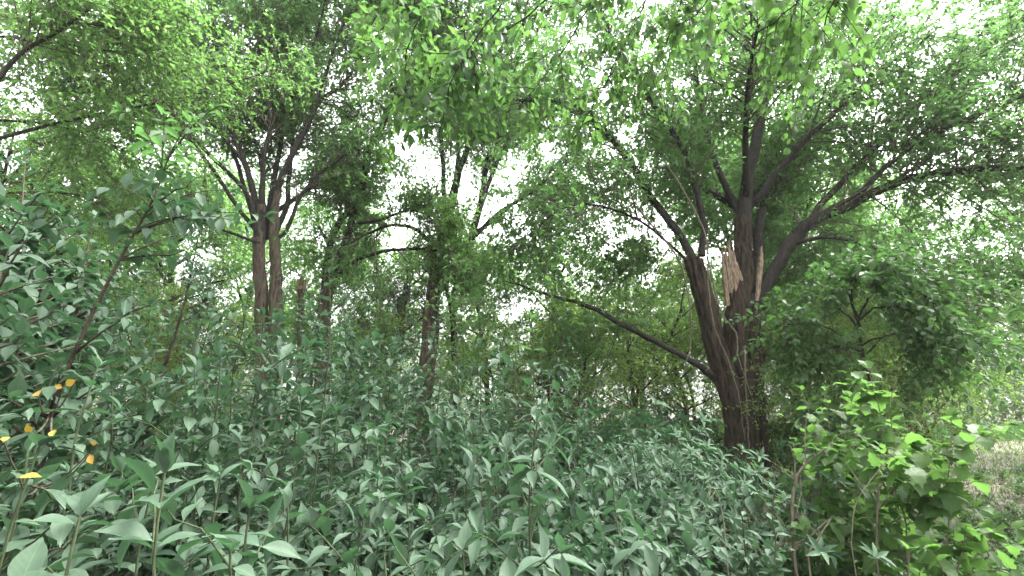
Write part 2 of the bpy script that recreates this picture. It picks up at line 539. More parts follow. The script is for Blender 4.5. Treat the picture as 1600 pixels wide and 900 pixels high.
LEAF_COUNT = 0
def sapling(name, label, base, H, leaf=.09, meshes=None, mass='privet_mass', shoots=1.0, lean=(0, 0), group=None, stem_mat='stem_green', r0=.0065,
            bare=.22, path=None, category='sapling', step=.075, cap=130, minpx=15, shoot_len=(.2, .55), young_top=False, droop=.14, widthf=.48, template=T_MID):
    global LEAF_COUNT
    meshes = meshes or L_PRIVET
    base = np.asarray(base, float)
    t = empty(name, base, label, category, group)
    if path is None:
        n = 9
        u = np.linspace(0, 1, n)
        wob = np.cumsum(rng.normal(0, .012, (n, 2)), axis=0) * H
        pts = np.stack([base[0] + lean[0] * u ** 1.5 + wob[:, 0] - wob[0, 0], base[1] + lean[1] * u ** 1.5 + wob[:, 1] - wob[0, 1], base[2] - .03 + (H + .03) * u], -1)
    else:
        pts = np.asarray(path, float)
    pts = spline(pts, 18)
    mb = MB()
    tube(mb, pts, np.linspace(r0, .0025, len(pts)), 6)
    st = mb.build('stem', M[stem_mat], t, origin=base)
    lv = pairs_along(pts, step, bare, leaf, droop=droop, phase=rng.uniform(0, 3))
    own = [None] * len(lv)
    ns = int(H / .13 * shoots)
    for q in range(ns):
        u = rng.uniform(max(.12, bare - .1), .9)
        i = int(u * (len(pts) - 1))
        p = pts[i]
        a = rng.uniform(0, 2 * math.pi)
        T = unit(pts[min(i + 1, len(pts) - 1)] - pts[max(i - 1, 0)])
        d = unit(np.array([math.cos(a), math.sin(a), rng.uniform(.25, .9)]) + T * .3)
        Ls = rng.uniform(*shoot_len) * (1.15 - .6 * u)
        k = np.linspace(0, 1, 6)[:, None]
        sp = p + d * Ls * k + np.array([0, 0, -.18]) * Ls * k * k + rng.normal(0, .008, (6, 3)) * k
        mbs = MB()
        tube(mbs, sp, np.linspace(r0 * .42, .0016, 6), 5)
        so = mbs.build('shoot', M[stem_mat], t, origin=base)
        lv += pairs_along(sp, step * .85, .18, leaf * .92, droop=droop, phase=rng.uniform(0, 3))
        own += [so] * (len(lv) - len(own))
    P = np.array([l[0] for l in lv]); A = np.array([l[1] for l in lv]); ln = np.array([l[2] for l in lv])
    up = np.tile([0, 0, 1.0], (len(P), 1)) + rng.normal(0, .22, (len(P), 3))
    S, A, N = frames(A, up)
    wd = ln * widthf * rng.uniform(.85, 1.15, len(ln)) * 1.0
    if young_top:
        top = P[:, 2] > pts[:, 2].max() - .16
        LEAF_COUNT += add_leaf_objects(t, base, P[top], S[top], A[top], N[top], ln[top], wd[top], L_YOUNG, 60, M[mass], 8, template, 'tip_foliage')
        P, S, A, N, ln, wd = P[~top], S[~top], A[~top], N[~top], ln[~top], wd[~top]
        own = [w for w, k_ in zip(own, top) if not k_]
    LEAF_COUNT += add_leaf_objects(t, base, P, S, A, N, ln, wd, meshes, cap, M[mass], minpx, template, owners=own)
    return t

# ------------------------------------------------------------------ trees
GAPS = []      # openings between the crowns: (centre, radii)
def in_gap(P):
    g = np.zeros(len(P), bool)
    for c, r in GAPS:
        g |= (((P - c) / (r * .62)) ** 2).sum(1) < 1
    return g & (rng.random(len(P)) < .6)

def crown_from(limbs, n2, n3per, lper, leaf, l2=(.7, 1.7), l3=(.22, .55), tmin=.3, up=.35, droop2=.18, gaps=True, push=0.0):
    """second- and third-order branches on given limbs, and leaves on these. returns twig MB and leaf arrays"""
    W = np.array([np.linalg.norm(np.diff(p, axis=0), axis=1).sum() for p, r in limbs])
    which = rng.choice(len(limbs), n2, p=W / W.sum())
    S, D, L, r0 = np.zeros((n2, 3)), np.zeros((n2, 3)), np.zeros(n2), np.zeros(n2)
    for q, w in enumerate(which):
        p, r = limbs[w]
        t = tmin + (1 - tmin) * rng.random() ** .85
        f = t * (len(p) - 1)
        i = min(int(f), len(p) - 2)
        S[q] = p[i] + (p[i + 1] - p[i]) * (f - i)
        T = unit(p[i + 1] - p[i])
        d = rng.normal(size=3)
        d -= T * d.dot(T)
        d = unit(d)
        D[q] = unit(T * rng.uniform(.35, 1.0) + d * rng.uniform(.6, 1.0) + np.array([0, push * rng.uniform(.2, 1.4), up * rng.uniform(.2, 1.4)]))
        L[q] = rng.uniform(*l2) * (1.1 - .35 * t)
        r0[q] = max(min(r[i] * .45, .018), .006)
    dr = rng.uniform(0, 2 * droop2, n2)
    if gaps and GAPS:
        k = ~in_gap(S + D * (L * .7)[:, None])
        S, D, L, r0, dr = S[k], D[k], L[k], r0[k], dr[k]
        n2 = len(S)
    tw = MB()
    twig_tubes(tw, S, D, L, dr, r0, r0 * .25, 4, 4)
    n3 = n2 * n3per
    i3 = np.repeat(np.arange(n2), n3per)
    t3 = .18 + .82 * rng.random(n3) ** .8
    P3, T3 = on_twig(S, D, L, dr, i3, t3)
    pd = rand_unit(n3)
    D3 = unit(T3 * rng.uniform(.3, 1.0, (n3, 1)) + pd * .9 + np.array([0, 0, .12]))
    L3 = rng.uniform(*l3, n3)
    dr3 = rng.uniform(.05, .5, n3)
    if gaps and GAPS:
        k = ~in_gap(P3 + D3 * L3[:, None] * .6)
        P3, D3, L3, dr3 = P3[k], D3[k], L3[k], dr3[k]
        n3 = len(P3)
    twig_tubes(tw, P3, D3, L3, dr3, np.full(n3, .0042), np.full(n3, .0015), 1, 3)
    i4 = np.repeat(np.arange(n3), lper)
    t4 = rng.uniform(.12, 1.05, n3 * lper)
    P4, T4 = on_twig(P3, D3, L3, dr3, i4, t4)
    A4 = unit(T4 * .5 + rand_unit(len(P4)) * .9 + np.array([0, 0, -.32]))
    upv = np.array([0, 0, 1.0]) + rng.normal(0, .55, (len(P4), 3))
    S4, A4, N4 = frames(A4, upv)
    ln = leaf * rng.uniform(.6, 1.2, len(P4))
    return tw, (P4, S4, A4, N4, ln, ln * rng.uniform(.42, .6, len(P4)))

RS = [.82]
def limb_path(pix, D0=None):
    """pixels with depth and half width -> points and radii"""
    pts, rad = [], []
    for q in pix:
        p = at(q[0], q[1], q[2])
        pts.append(p)
        rad.append(q[3] * ((p[1]) * CP + (p[2] - CAMZ) * SP) / FPX * RS[0])
    n = max(12, len(pts) * 6)
    P = spline(pts, n)
    Rr = np.interp(np.linspace(0, 1, n), np.linspace(0, 1, len(rad)), rad)
    j = np.cumsum(rng.normal(0, 1, (n, 3)), axis=0)
    j -= np.linspace(0, 1, n)[:, None] * j[-1]
    P = P + j * min(.010, .22 * float(np.mean(Rr))) * np.minimum(1, np.linspace(0, 6, n))[:, None]
    return P, Rr

def random_limb(start, direction, length, r0, n=12, up=.25, wob=.05):
    p = [np.array(start, float)]
    d = unit(np.array(direction, float))
    for i in range(n - 1):
        d = unit(d + rng.normal(0, wob * 2, 3) + np.array([0, 0, up * .08]))
        p.append(p[-1] + d * length / (n - 1))
    return np.array(p), np.linspace(r0, r0 * .18, n)

def tree_thing(name, label, base, trunk, limbs, crown_args, leaf_mat_key, trunk_mat='bark_brown', group=None, bark=.06, sides=20, template=T_SMALL, crown_on=None, root_flare=1.35):
    """trunk: list of (points, radii) fused into one mesh; limbs: list of (points, radii), each a part"""
    t = empty(name, base, label, 'tree', group)
    mb = MB()
    for q, (p, r) in enumerate(trunk):
        r = np.array(r, float)
        tube(mb, p, r, sides, bark, seed=q * 1.9 + base[0])
    mb.build('trunk', M[trunk_mat], t, origin=base)
    for p, r in limbs:
        mb = MB()
        tube(mb, p, r, 9, .04, seed=float(p[0, 0]))
        mb.build('limb', M['limb'], t, origin=base)
    tw, lf = crown_from(crown_on or limbs, **crown_args)
    tag(tw.build('branchwork', M['twig'], t, origin=base), kind='stuff')
    mb = MB()
    leaf_cloud(mb, *lf, *template)
    mb.build('crown', M[leaf_mat_key], t, origin=base)
    return t

# ------------------------------------------------------------------ the setting
def gz(x, y):
    return 0.05 * np.sin(x * .9 + 1.3) * np.sin(y * .7) + .03 * np.sin(x * 2.1) * np.cos(y * 1.7 + .5)

xs = np.concatenate([np.linspace(-400, -30, 18), np.linspace(-28, 28, 140), np.linspace(30, 400, 18)])
ys = np.concatenate([np.linspace(-200, -12, 10), np.linspace(-10, 40, 126), np.linspace(44, 600, 24)])
X, Y = np.meshgrid(xs, ys, indexing='ij')
far = np.clip((np.hypot(X, Y - 8) - 26) / 14, 0, 1)
Z = gz(X, Y) * (1 - far)
mb = MB()
nx, ny = X.shape
i, j = np.meshgrid(np.arange(nx - 1), np.arange(ny - 1), indexing='ij')
mb.add(np.stack([X, Y, Z], -1).reshape(-1, 3), np.stack([i * ny + j, (i + 1) * ny + j, (i + 1) * ny + j + 1, i * ny + j + 1], -1).reshape(-1, 4))
tag(mb.build('ground', M['ground']), kind='structure')

def patch(name, cx, cy, rx, ry, rot, mat, lift, seed):
    """ragged sheet lying on the ground"""
    r_ = np.random.default_rng(seed)
    ph = r_.uniform(0, 6, 6)
    nr, na = 26, 90
    V = [(cx, cy)]
    for a in range(na):
        pass
    rr = np.linspace(0, 1, nr + 1)[1:]
    th = np.linspace(0, 2 * math.pi, na, endpoint=False)
    edge = 1 + .07 * np.sin(3 * th + ph[0]) + .05 * np.sin(7 * th + ph[1]) + .035 * np.sin(17 * th + ph[2]) + .025 * np.sin(29 * th + ph[3])
    RR, TH = np.meshgrid(rr, th, indexing='ij')
    E = np.tile(edge, (nr, 1))
    lx, ly = RR * E * np.cos(TH) * rx, RR * E * np.sin(TH) * ry
    px = cx + lx * math.cos(rot) - ly * math.sin(rot)
    py = cy + lx * math.sin(rot) + ly * math.cos(rot)
    px = np.concatenate([[cx], px.ravel()]); py = np.concatenate([[cy], py.ravel()])
    fr = np.clip((np.hypot(px, py - 8) - 26) / 14, 0, 1)
    pz = gz(px, py) * (1 - fr) + lift
    mb = MB()
    i, j = np.meshgrid(np.arange(nr - 1), np.arange(na), indexing='ij')
    k = (j + 1) % na
    F4 = np.stack([1 + i * na + j, 1 + (i + 1) * na + j, 1 + (i + 1) * na + k, 1 + i * na + k], -1).reshape(-1, 4)
    mb.add(np.stack([px, py, pz], -1), F4)
    jj = np.arange(na)
    F3 = np.stack([np.zeros(na, int), 1 + jj, 1 + (jj + 1) % na], -1)
    mb.F.append(F3)
    return tag(mb.build(name, mat), kind='structure')
patch('path', 7.6, 7.6, 4.2, 7.5, R(-38), M['path'], .022, 3)
patch('clearing', 22.5, 16.5, 14, 6.5, R(12), M['clearing'], .034, 5)

def blades(name, label, cat, cx, cy, rx, ry, n, h, mat, seed=0, wd=.006, spread=.4, mask=None):
    x = cx + rx * rng.uniform(-1, 1, n)
    y = cy + ry * rng.uniform(-1, 1, n)
    if mask is not None:
        k = mask(x, y)
        x, y = x[k], y[k]
        n = len(x)
    fr = np.clip((np.hypot(x, y - 8) - 26) / 14, 0, 1)
    P = np.stack([x, y, gz(x, y) * (1 - fr) + .015], -1)
    A = unit(np.array([0, 0, 1.0]) + rng.normal(0, spread, (n, 3)))
    S, A, N = frames(A, rand_unit(n))
    ln = h * rng.uniform(.5, 1.3, n)
    mb = MB()
    leaf_cloud(mb, P, S, A, N, ln, np.full(n, wd) * rng.uniform(.7, 1.6, n), np.array([(-.5, 0, 0), (.5, 0, 0), (.35, .55, .04), (-.35, .55, .04), (0, 1, .25)]), np.array([(0, 1, 2), (0, 2, 3), (3, 2, 4)]))
    return tag(mb.build(name, mat), label, cat, kind='stuff')
blades('grass', 'short pale mown grass of the open clearing', 'grass', 13.5, 13, 7.5, 6.5, 30000, .11, M['grass'], wd=.014)
blades('weeds', 'tall weedy grass along the edge of the clearing', 'weeds', 20, 20.5, 13, 3.0, 9000, .5, M['weed'], wd=.03, spread=.25)

# dead leaves and broken twigs on the wood floor
n = 14000
x = np.concatenate([rng.uniform(-5, 6, 5000), rng.uniform(2, 14, n - 5000)])
y = np.concatenate([rng.uniform(1.5, 10, 5000), rng.uniform(2.5, 13, n - 5000)])
P = np.stack([x, y, gz(x, y) + .035 + rng.uniform(0, .02, n)], -1)
S, A, N = frames(unit(rng.normal(size=(n, 3)) * [1, 1, .25]), np.array([0, 0, 1.0]) + rng.normal(0, .3, (n, 3)))
ln = rng.uniform(.03, .09, n)
mb = MB()
leaf_cloud(mb, P, S, A, N, ln, ln * .5, *T_SMALL)
tag(mb.build('leaf_litter', M['litter']), 'dry brown leaf litter lying on the wood floor', 'leaf litter', kind='stuff')
n = 700
x, y = rng.uniform(-1, 9, n), rng.uniform(2.5, 9, n)
mb = MB()
twig_tubes(mb, np.stack([x, y, gz(x, y) + .045], -1), unit(rng.normal(size=(n, 3)) * [1, 1, .12]), rng.uniform(.15, .7, n), np.zeros(n), np.full(n, .004), np.full(n, .002), 2, 3)
tag(mb.build('twig_debris', M['twig_pale']), 'pale broken twigs strewn over the wood floor', 'twigs', kind='stuff')

# ------------------------------------------------------------------ openings between the crowns
for (px, py, D, r) in [(590, 215, 10.5, (1.1, 2.2, 1.2)), (850, 265, 11, (1.3, 2.2, .55)), (335, 395, 9.5, (.75, 2.5, .55)), (640, 390, 11, (.5, 2.2, .4)),
                       (790, 490, 11, (.5, 3, .5)), (480, 280, 9.6, (.6, 2.2, .9)), (1370, 30, 7.5, (1.0, 2.0, .7)), (1390, 275, 8, (.6, 1.6, .25)),
                       (1580, 410, 10, (1.0, 3, .7)), (215, 395, 9, (.5, 2.0, .35))]:
    GAPS.append((at(px, py, D), np.array(r)))

# ------------------------------------------------------------------ the big split tree
D = 8.0
def tr(pix, n=None):
    p, r = limb_path(pix)
    return p, r
base = at(1168, 764, D); base[2] = 0
g = lambda px, D: at(px, 764, D)
RS[0] = .70
trunk = [
    tr([(1170, 775, 8.0, 48), (1166, 700, 8.0, 33), (1158, 640, 8.0, 28), (1150, 570, 8.0, 25), (1155, 490, 8.0, 23), (1160, 420, 8.05, 19), (1162, 340, 8.1, 15)]),
    tr([(1158, 775, 7.95, 40), (1152, 690, 7.92, 26), (1140, 620, 7.9, 24), (1120, 550, 7.9, 21), (1102, 480, 7.9, 20), (1089, 425, 7.9, 19), (1084, 406, 7.9, 17)]),
    tr([(1186, 775, 8.0, 38), (1181, 700, 8.0, 24), (1177, 620, 8.0, 20), (1174, 540, 8.05, 19), (1177, 470, 8.1, 17), (1184, 405, 8.15, 12)]),
]
RS[0] = .74
limbs = [
    tr([(1168, 478, 8.0, 15), (1195, 455, 7.95, 14), (1222, 410, 7.85, 13.5), (1245, 372, 7.8, 13), (1272, 346, 7.7, 12), (1330, 318, 7.5, 9.5), (1402, 285, 7.3, 9), (1490, 270, 7.0, 8), (1590, 262, 6.7, 7), (1720, 240, 6.4, 3)]),
    tr([(1266, 352, 7.7, 9), (1282, 318, 7.75, 7), (1330, 262, 7.8, 6), (1390, 205, 7.8, 5.5), (1450, 148, 7.8, 5), (1530, 85, 7.8, 4.5), (1620, 15, 7.8, 3), (1680, -60, 7.8, 1.5)]),
    tr([(1275, 340, 7.7, 6), (1340, 300, 7.4, 5.5), (1400, 248, 7.2, 5), (1480, 200, 7.0, 5), (1600, 150, 6.8, 4), (1700, 110, 6.6, 2)]),
    tr([(1162, 350, 8.1, 16), (1168, 290, 8.15, 12), (1184, 205, 8.25, 10), (1200, 130, 8.3, 10), (1212, 92, 8.35, 10), (1196, 40, 8.4, 7), (1180, -60, 8.5, 5), (1170, -160, 8.6, 2)]),
    tr([(1211, 100, 8.35, 8), (1240, 70, 8.3, 6), (1290, 0, 8.3, 5), (1340, -90, 8.3, 2)]),
    tr([(1096, 400, 7.9, 8), (1097, 350, 7.9, 7), (1085, 310, 7.8, 6), (1062, 240, 7.7, 5.5), (1020, 170, 7.5, 5), (985, 110, 7.4, 4.5), (955, 55, 7.3, 4), (925, -20, 7.2, 2)]),
    tr([(1086, 410, 7.9, 10), (1062, 370, 8.3, 8), (1010, 300, 8.7, 7.5), (965, 230, 9.0, 8), (915, 185, 9.2, 7), (885, 168, 9.3, 6), (800, 160, 9.4, 5), (720, 185, 9.5, 2)]),
    tr([(1118, 592, 7.9, 9), (1090, 572, 7.8, 7), (1050, 550, 7.65, 6), (1000, 522, 7.5, 5.5), (950, 498, 7.4, 5.5), (905, 475, 7.3, 4.5), (850, 458, 7.2, 3), (790, 440, 7.1, 1.2)]),
    tr([(1080, 415, 7.95, 4), (1050, 385, 7.7, 3), (1000, 345, 7.4, 2.6), (940, 322, 7.2, 2.4), (890, 322, 7.1, 2), (850, 345, 7.0, 1.6), (832, 385, 7.0, 1)]),
    tr([(1184, 410, 8.15, 12), (1192, 350, 8.3, 9), (1220, 280, 8.6, 7), (1280, 190, 9.0, 5), (1330, 100, 9.3, 3), (1370, 20, 9.6, 1.5)]),
    tr([(1240, 380, 7.8, 4), (1300, 372, 7.4, 3.5), (1370, 390, 7.0, 3), (1430, 430, 6.8, 2.4), (1500, 470, 6.6, 1.6), (1560, 480, 6.5, 1)]),
    tr([(1165, 350, 8.1, 8), (1120, 260, 8.7, 6), (1090, 150, 9.4, 5), (1080, 20, 10, 4), (1080, -80, 10.4, 2)]),
]
for a, l in ((.5, 4.2), (1.5, 4.5), (2.4, 4.2), (5.6, 4.6), (4.4, 4.0)):       # the side turned away from the camera and the top
    limbs.append(random_limb(at(1165, 330, 8.3), (math.cos(a), math.sin(a), 1.0), l, .07))
RS[0] = .82
sprays = []
for px, py, dx, dy, l in ((1215, 430, 1, .3, 1.0), (1200, 400, .6, .8, 1.2), (1185, 380, .2, 1, 1.0), (1230, 470, 1, -.5, 1.3), (1190, 500, 1, -.3, 1.0), (1100, 370, -1, .4, 1.2), (1130, 360, -.3, 1, 1.2), (1260, 370, .8, -.6, 1.4),
                          (1330, 330, .6, -.8, 1.3), (1400, 300, .8, -.7, 1.4), (1480, 280, .6, -.8, 1.3), (1160, 300, -.6, .6, 1.4), (1180, 260, .7, .6, 1.4), (1070, 400, -1, .3, 1.2)):
    a0 = at(px, py, 7.9)
    sprays.append(random_limb(a0, (dx, rng.uniform(-.9, .5) if px > 1300 or px < 1080 else rng.uniform(.3, 1.2), dy), l, .012, 8, up=-.3))
for k_ in (16, 24, 31, 38, 42):
    sprays.append(random_limb(limbs[7][0][k_], (-.5, rng.uniform(-.4, .8), rng.choice([-.5, .7])), .55, .008, 6, up=-.2))
big = tree_thing('split_tree', 'big dark split-trunk tree with splintered broken leader and long low limbs', base, trunk, limbs,
                 dict(n2=1600, n3per=11, lper=9, leaf=.096, tmin=.30, push=.35, l2=(.7, 2.2), l3=(.25, .7)), 'canopy', 'bark_dark', sides=44, bark=.15, crown_on=limbs[:7] + limbs[8:] + sprays)
# splintered pale wood where the leader broke off
mb = MB()
for q in range(7):
    px = 1131 + q * 3.6 + random.uniform(-1.5, 1.5)
    top = 372 + abs(q - 2) * 8 + random.uniform(-6, 12)
    b0, t0 = at(px + 6, 468 + random.uniform(-12, 12), 7.97 + random.uniform(-.02, .05)), at(px - 2, top, 7.80 + random.uniform(-.02, .06))
    w = .022 + random.uniform(0, .012)
    sx, sy = np.array([w, 0, 0]), np.array([0, w * 1.2, 0])
    mid = (b0 + t0) / 2 + np.array([random.uniform(-.01, .01), 0, 0])
    V = []
    for c, s in ((b0, 1.1), (mid, 1.0), (t0, .35)):
        V += [c - sx * s - sy * s, c + sx * s - sy * s, c + sx * s + sy * s, c - sx * s + sy * s]
    V.append(t0 + np.array([random.uniform(-.012, .012), 0, .05]))
    mb.add(V, [(k * 4 + a, k * 4 + (a + 1) % 4, k * 4 + 4 + (a + 1) % 4, k * 4 + 4 + a) for k in range(2) for a in range(4)])
    mb.F.append(np.array([(8 + a, 8 + (a + 1) % 4, 12) for a in range(4)]) + (mb.n - 13))
o = mb.build('splintered_stub', M['split_wood'], big, smooth=False, origin=base)
o['label'] = 'pale splintered wood of the broken leader'
mb = MB()
p, r = limb_path([(1182, 470, 7.9, 4), (1188, 420, 7.85, 5), (1190, 385, 7.85, 1.5)])
tube(mb, p, r, 6)
mb.build('splintered_stub', M['split_wood'], big, smooth=False, origin=base)

# dead vines hanging over the trunk
for pix, lab in (([(1040, 255, 7.3), (1068, 300, 7.35), (1100, 370, 7.45), (1105, 450, 7.5), (1115, 510, 7.55), (1140, 570, 7.6), (1155, 620, 7.6), (1165, 690, 7.65)], 'pale dead vine hanging from upper limb down the split trunk'),
                 ([(1105, 400, 7.5), (1125, 480, 7.55), (1150, 520, 7.6), (1155, 555, 7.6), (1175, 620, 7.65)], 'thin dead vine curling across the middle of the split trunk'),
                 ([(1000, 330, 7.0), (1060, 410, 7.2), (1075, 500, 7.3), (1068, 580, 7.3)], 'slender dead vine looped to the left of the split trunk'),
                 ([(1165, 540, 7.7), (1168, 600, 7.72), (1172, 690, 7.68), (1178, 740, 7.66)], 'straight dead creeper stem clinging to the split trunk base')):
    p = spline([at(*q) for q in pix], 40)
    p += np.cumsum(rng.normal(0, .006, p.shape), axis=0)
    mb = MB()
    tube(mb, p, np.linspace(.016, .007, 40), 6)
    b = p[-1]
    tag(mb.build('dead_vine', M['twig_pale'], origin=b), lab, 'vine', 'dead vines on the split tree')

# ------------------------------------------------------------------ the upright tree with a broom of stems
base = at(418, 745, 9.0); base[2] = 0
RS[0] = .70
trunk = [tr([(410, 745, 9, 20), (410, 640, 9, 14), (411, 520, 9, 13), (408, 440, 9, 12.5), (407, 372, 9, 11), (408, 320, 8.95, 7)]),
         tr([(424, 745, 9.05, 18), (423, 640, 9.05, 14), (424, 520, 9.05, 13), (422, 440, 9.05, 12), (425, 365, 9.05, 10), (434, 300, 9.1, 6)])]
RS[0] = .62
limbs = [
    tr([(405, 385, 9, 10), (398, 310, 9, 8), (385, 260, 9, 7), (360, 195, 9, 6.5), (338, 110, 9, 6), (328, 30, 9, 5), (320, -60, 9, 3)]),
    tr([(409, 380, 9, 9), (410, 300, 8.9, 7), (413, 235, 8.8, 6), (424, 172, 8.8, 5.5), (402, 110, 8.8, 5), (410, 40, 8.8, 5), (403, -40, 8.8, 3)]),
    tr([(424, 372, 9.1, 9), (435, 295, 9.1, 8), (455, 250, 9.1, 7), (480, 205, 9.1, 6), (505, 160, 9.1, 5), (540, 130, 9.1, 4), (580, 60, 9.1, 2)]),
    tr([(428, 372, 9.2, 7), (448, 310, 9.3, 6), (455, 240, 9.4, 5.5), (458, 160, 9.5, 5), (455, 60, 9.6, 4), (460, -40, 9.7, 2)]),
    tr([(402, 370, 8.9, 7), (385, 305, 8.6, 5.5), (325, 240, 8.2, 5), (250, 165, 7.8, 4.5), (140, 100, 7.3, 4), (20, 55, 6.8, 2)]),
    tr([(400, 360, 8.9, 6), (372, 320, 8.7, 5), (300, 220, 8.3, 4.5), (225, 160, 8, 4), (160, 125, 7.8, 3), (90, 130, 7.6, 1.5)]),
    tr([(428, 380, 9.1, 6), (452, 355, 9.1, 5), (478, 300, 9.1, 4), (530, 250, 9.2, 3), (580, 225, 9.3, 1.5)]),
    tr([(406, 380, 8.9, 4), (365, 365, 8.5, 3.5), (310, 345, 8.2, 3), (240, 335, 8, 2), (170, 330, 7.8, 1)]),
    tr([(415, 372, 9.2, 7), (432, 250, 9.7, 6), (445, 130, 10.3, 5), (440, -20, 11, 3)]),
    tr([(404, 370, 9.2, 6), (370, 250, 9.6, 5), (300, 130, 10, 4), (250, 30, 10.4, 3), (220, -40, 10.6, 1.5)]),
    tr([(480, 205, 9.1, 4), (510, 110, 9.0, 3.5), (540, 20, 8.9, 3), (570, -80, 8.8, 2)]),
    tr([(458, 160, 9.5, 3.5), (490, 70, 9.3, 3), (515, -30, 9.1, 2)]),
    tr([(385, 260, 9, 4), (300, 150, 8.6, 3.5), (230, 60, 8.3, 3), (180, -40, 8, 2)]),
]
RS[0] = .82
for a, l in ((1.2, 4), (2.4, 3.6)):
    limbs.append(random_limb(at(415, 340, 9.2), (math.cos(a), math.sin(a), 1.1), l, .06))
tree_thing('upright_tree', 'brown double-trunked tree fanning into a broom of upright dark stems', base, trunk, limbs,
           dict(n2=1100, n3per=10, lper=9, leaf=.098, tmin=.40, push=.55, l2=(.7, 2.0), l3=(.25, .65)), 'canopy', 'bark_brown', bark=.12, sides=28)

# ------------------------------------------------------------------ the leaning forked tree and the snapped stump beside it
base = at(500, 720, 10.2); base[2] = 0
trunk = [tr([(500, 732, 10.2, 15), (503, 600, 10.2, 13), (508, 480, 10.2, 12), (516, 435, 10.2, 10)])]
limbs = [
    tr([(514, 440, 10.2, 9), (535, 390, 10.2, 7), (550, 340, 10.2, 7), (566, 285, 10.2, 6.5), (578, 235, 10.2, 6), (605, 185, 10.2, 5), (635, 140, 10.2, 4), (670, 60, 10.2, 2)]),
    tr([(508, 455, 10.2, 8), (512, 400, 10.3, 6), (528, 350, 10.3, 6), (548, 325, 10.4, 5), (560, 260, 10.5, 4), (555, 180, 10.6, 2)]),
    tr([(520, 435, 10.2, 4), (560, 405, 10.2, 3.5), (620, 390, 10.2, 3), (690, 395, 10.2, 2), (730, 420, 10.2, 1)]),
    tr([(545, 350, 10.2, 3), (590, 345, 10, 3), (640, 330, 9.8, 2), (690, 345, 9.7, 1)]),
    tr([(620, 165, 10.2, 4), (600, 90, 9.8, 3), (590, 0, 9.4, 2.5), (600, -80, 9.1, 1.5)]),
    tr([(640, 130, 10.2, 3.5), (630, 50, 10, 3), (650, -50, 9.8, 2)]),
]
tree_thing('leaning_tree', 'slender forked tree leaning towards the middle behind the thicket', base, trunk, limbs,
           dict(n2=430, n3per=11, lper=9, leaf=.097, tmin=.42, push=.45, l2=(.6, 1.7), l3=(.25, .65)), 'canopy_light', 'bark_brown')
base = at(468, 720, 9.9); base[2] = 0
t = empty('snapped_stump', base, 'thin snapped-off stump with orange broken top beside the upright tree', 'stump')
mb = MB()
p, r = limb_path([(464, 730, 9.9, 9), (466, 600, 9.9, 7), (468, 500, 9.9, 6), (470, 452, 9.9, 5.5)])
tube(mb, p, r, 12, .08, 2.0)
mb.build('trunk', M['bark_brown'], t, origin=base)
mb = MB()
for q in range(5):
    px = 465 + q * 2.6
    p, r = limb_path([(px, 458, 9.9, 2.6), (px + 1, 440, 9.9, 2.2), (px + 1.5, 418 + 9 * abs(q - 2), 9.9, .4)])
    tube(mb, p, r, 5)
mb.build('splintered_top', M['split_wood'], t, smooth=False, origin=base)

# ------------------------------------------------------------------ the middle tree and its thin neighbour
base = at(660, 715, 10.8); base[2] = 0
trunk = [tr([(655, 725, 10.8, 24), (663, 620, 10.8, 17), (672, 540, 10.8, 14.5), (681, 460, 10.8, 13), (687, 400, 10.8, 11), (692, 370, 10.8, 9)]),
         tr([(684, 455, 10.8, 9), (706, 425, 10.8, 8), (728, 395, 10.8, 8), (735, 372, 10.8, 7)])]
limbs = [
    tr([(690, 390, 10.8, 7), (694, 330, 10.8, 5), (690, 260, 10.7, 4.5), (684, 180, 10.6, 4), (680, 90, 10.5, 3), (670, 0, 10.5, 1.5)]),
    tr([(694, 375, 10.8, 8), (708, 310, 10.8, 6.5), (722, 260, 10.8, 6), (736, 215, 10.8, 5.5), (748, 140, 10.8, 4), (760, 50, 10.8, 3), (765, -40, 10.8, 1.5)]),
    tr([(732, 385, 10.8, 8), (745, 345, 10.8, 6.5), (756, 290, 10.8, 6), (764, 245, 10.8, 5), (790, 180, 10.8, 4), (810, 80, 10.8, 3), (830, -20, 10.8, 1.5)]),
    tr([(735, 375, 10.8, 5), (775, 335, 10.6, 4), (810, 312, 10.4, 3.5), (850, 285, 10.2, 3), (900, 245, 10, 1.5)]),
    tr([(738, 365, 10.8, 4), (770, 345, 11, 3.5), (830, 300, 11.2, 3), (900, 290, 11.4, 2), (960, 310, 11.5, 1)]),
    tr([(686, 400, 10.8, 5), (655, 360, 10.6, 3.5), (610, 352, 10.3, 3), (560, 372, 10, 2), (530, 395, 9.9, 1)]),
    tr([(700, 330, 10.9, 5), (715, 240, 11.2, 4), (700, 150, 11.6, 3), (690, 40, 12, 2)]),
    tr([(745, 340, 10.9, 5), (780, 250, 11.4, 4), (830, 160, 12, 3), (880, 60, 12.5, 2)]),
    tr([(686, 150, 10.6, 3), (650, 70, 10.2, 2.5), (610, -30, 9.8, 1.5)]),
    tr([(750, 130, 10.8, 3), (720, 40, 10.2, 2.5), (700, -60, 9.8, 1.5)]),
    tr([(800, 110, 10.8, 3), (850, 30, 10.4, 2.5), (890, -60, 10, 1.5)]),
]
tree_thing('middle_tree', 'tree with ivy-hung brown trunk and slender stems in the middle', base, trunk, limbs,
           dict(n2=850, n3per=11, lper=9, leaf=.098, tmin=.42, push=.45, l2=(.7, 2.1), l3=(.25, .65)), 'canopy', 'bark_brown', bark=.12, sides=28)
base = at(712, 700, 11.6); base[2] = 0
trunk = [tr([(712, 712, 11.6, 9), (711, 600, 11.6, 7), (708, 520, 11.6, 6), (704, 470, 11.6, 5)])]
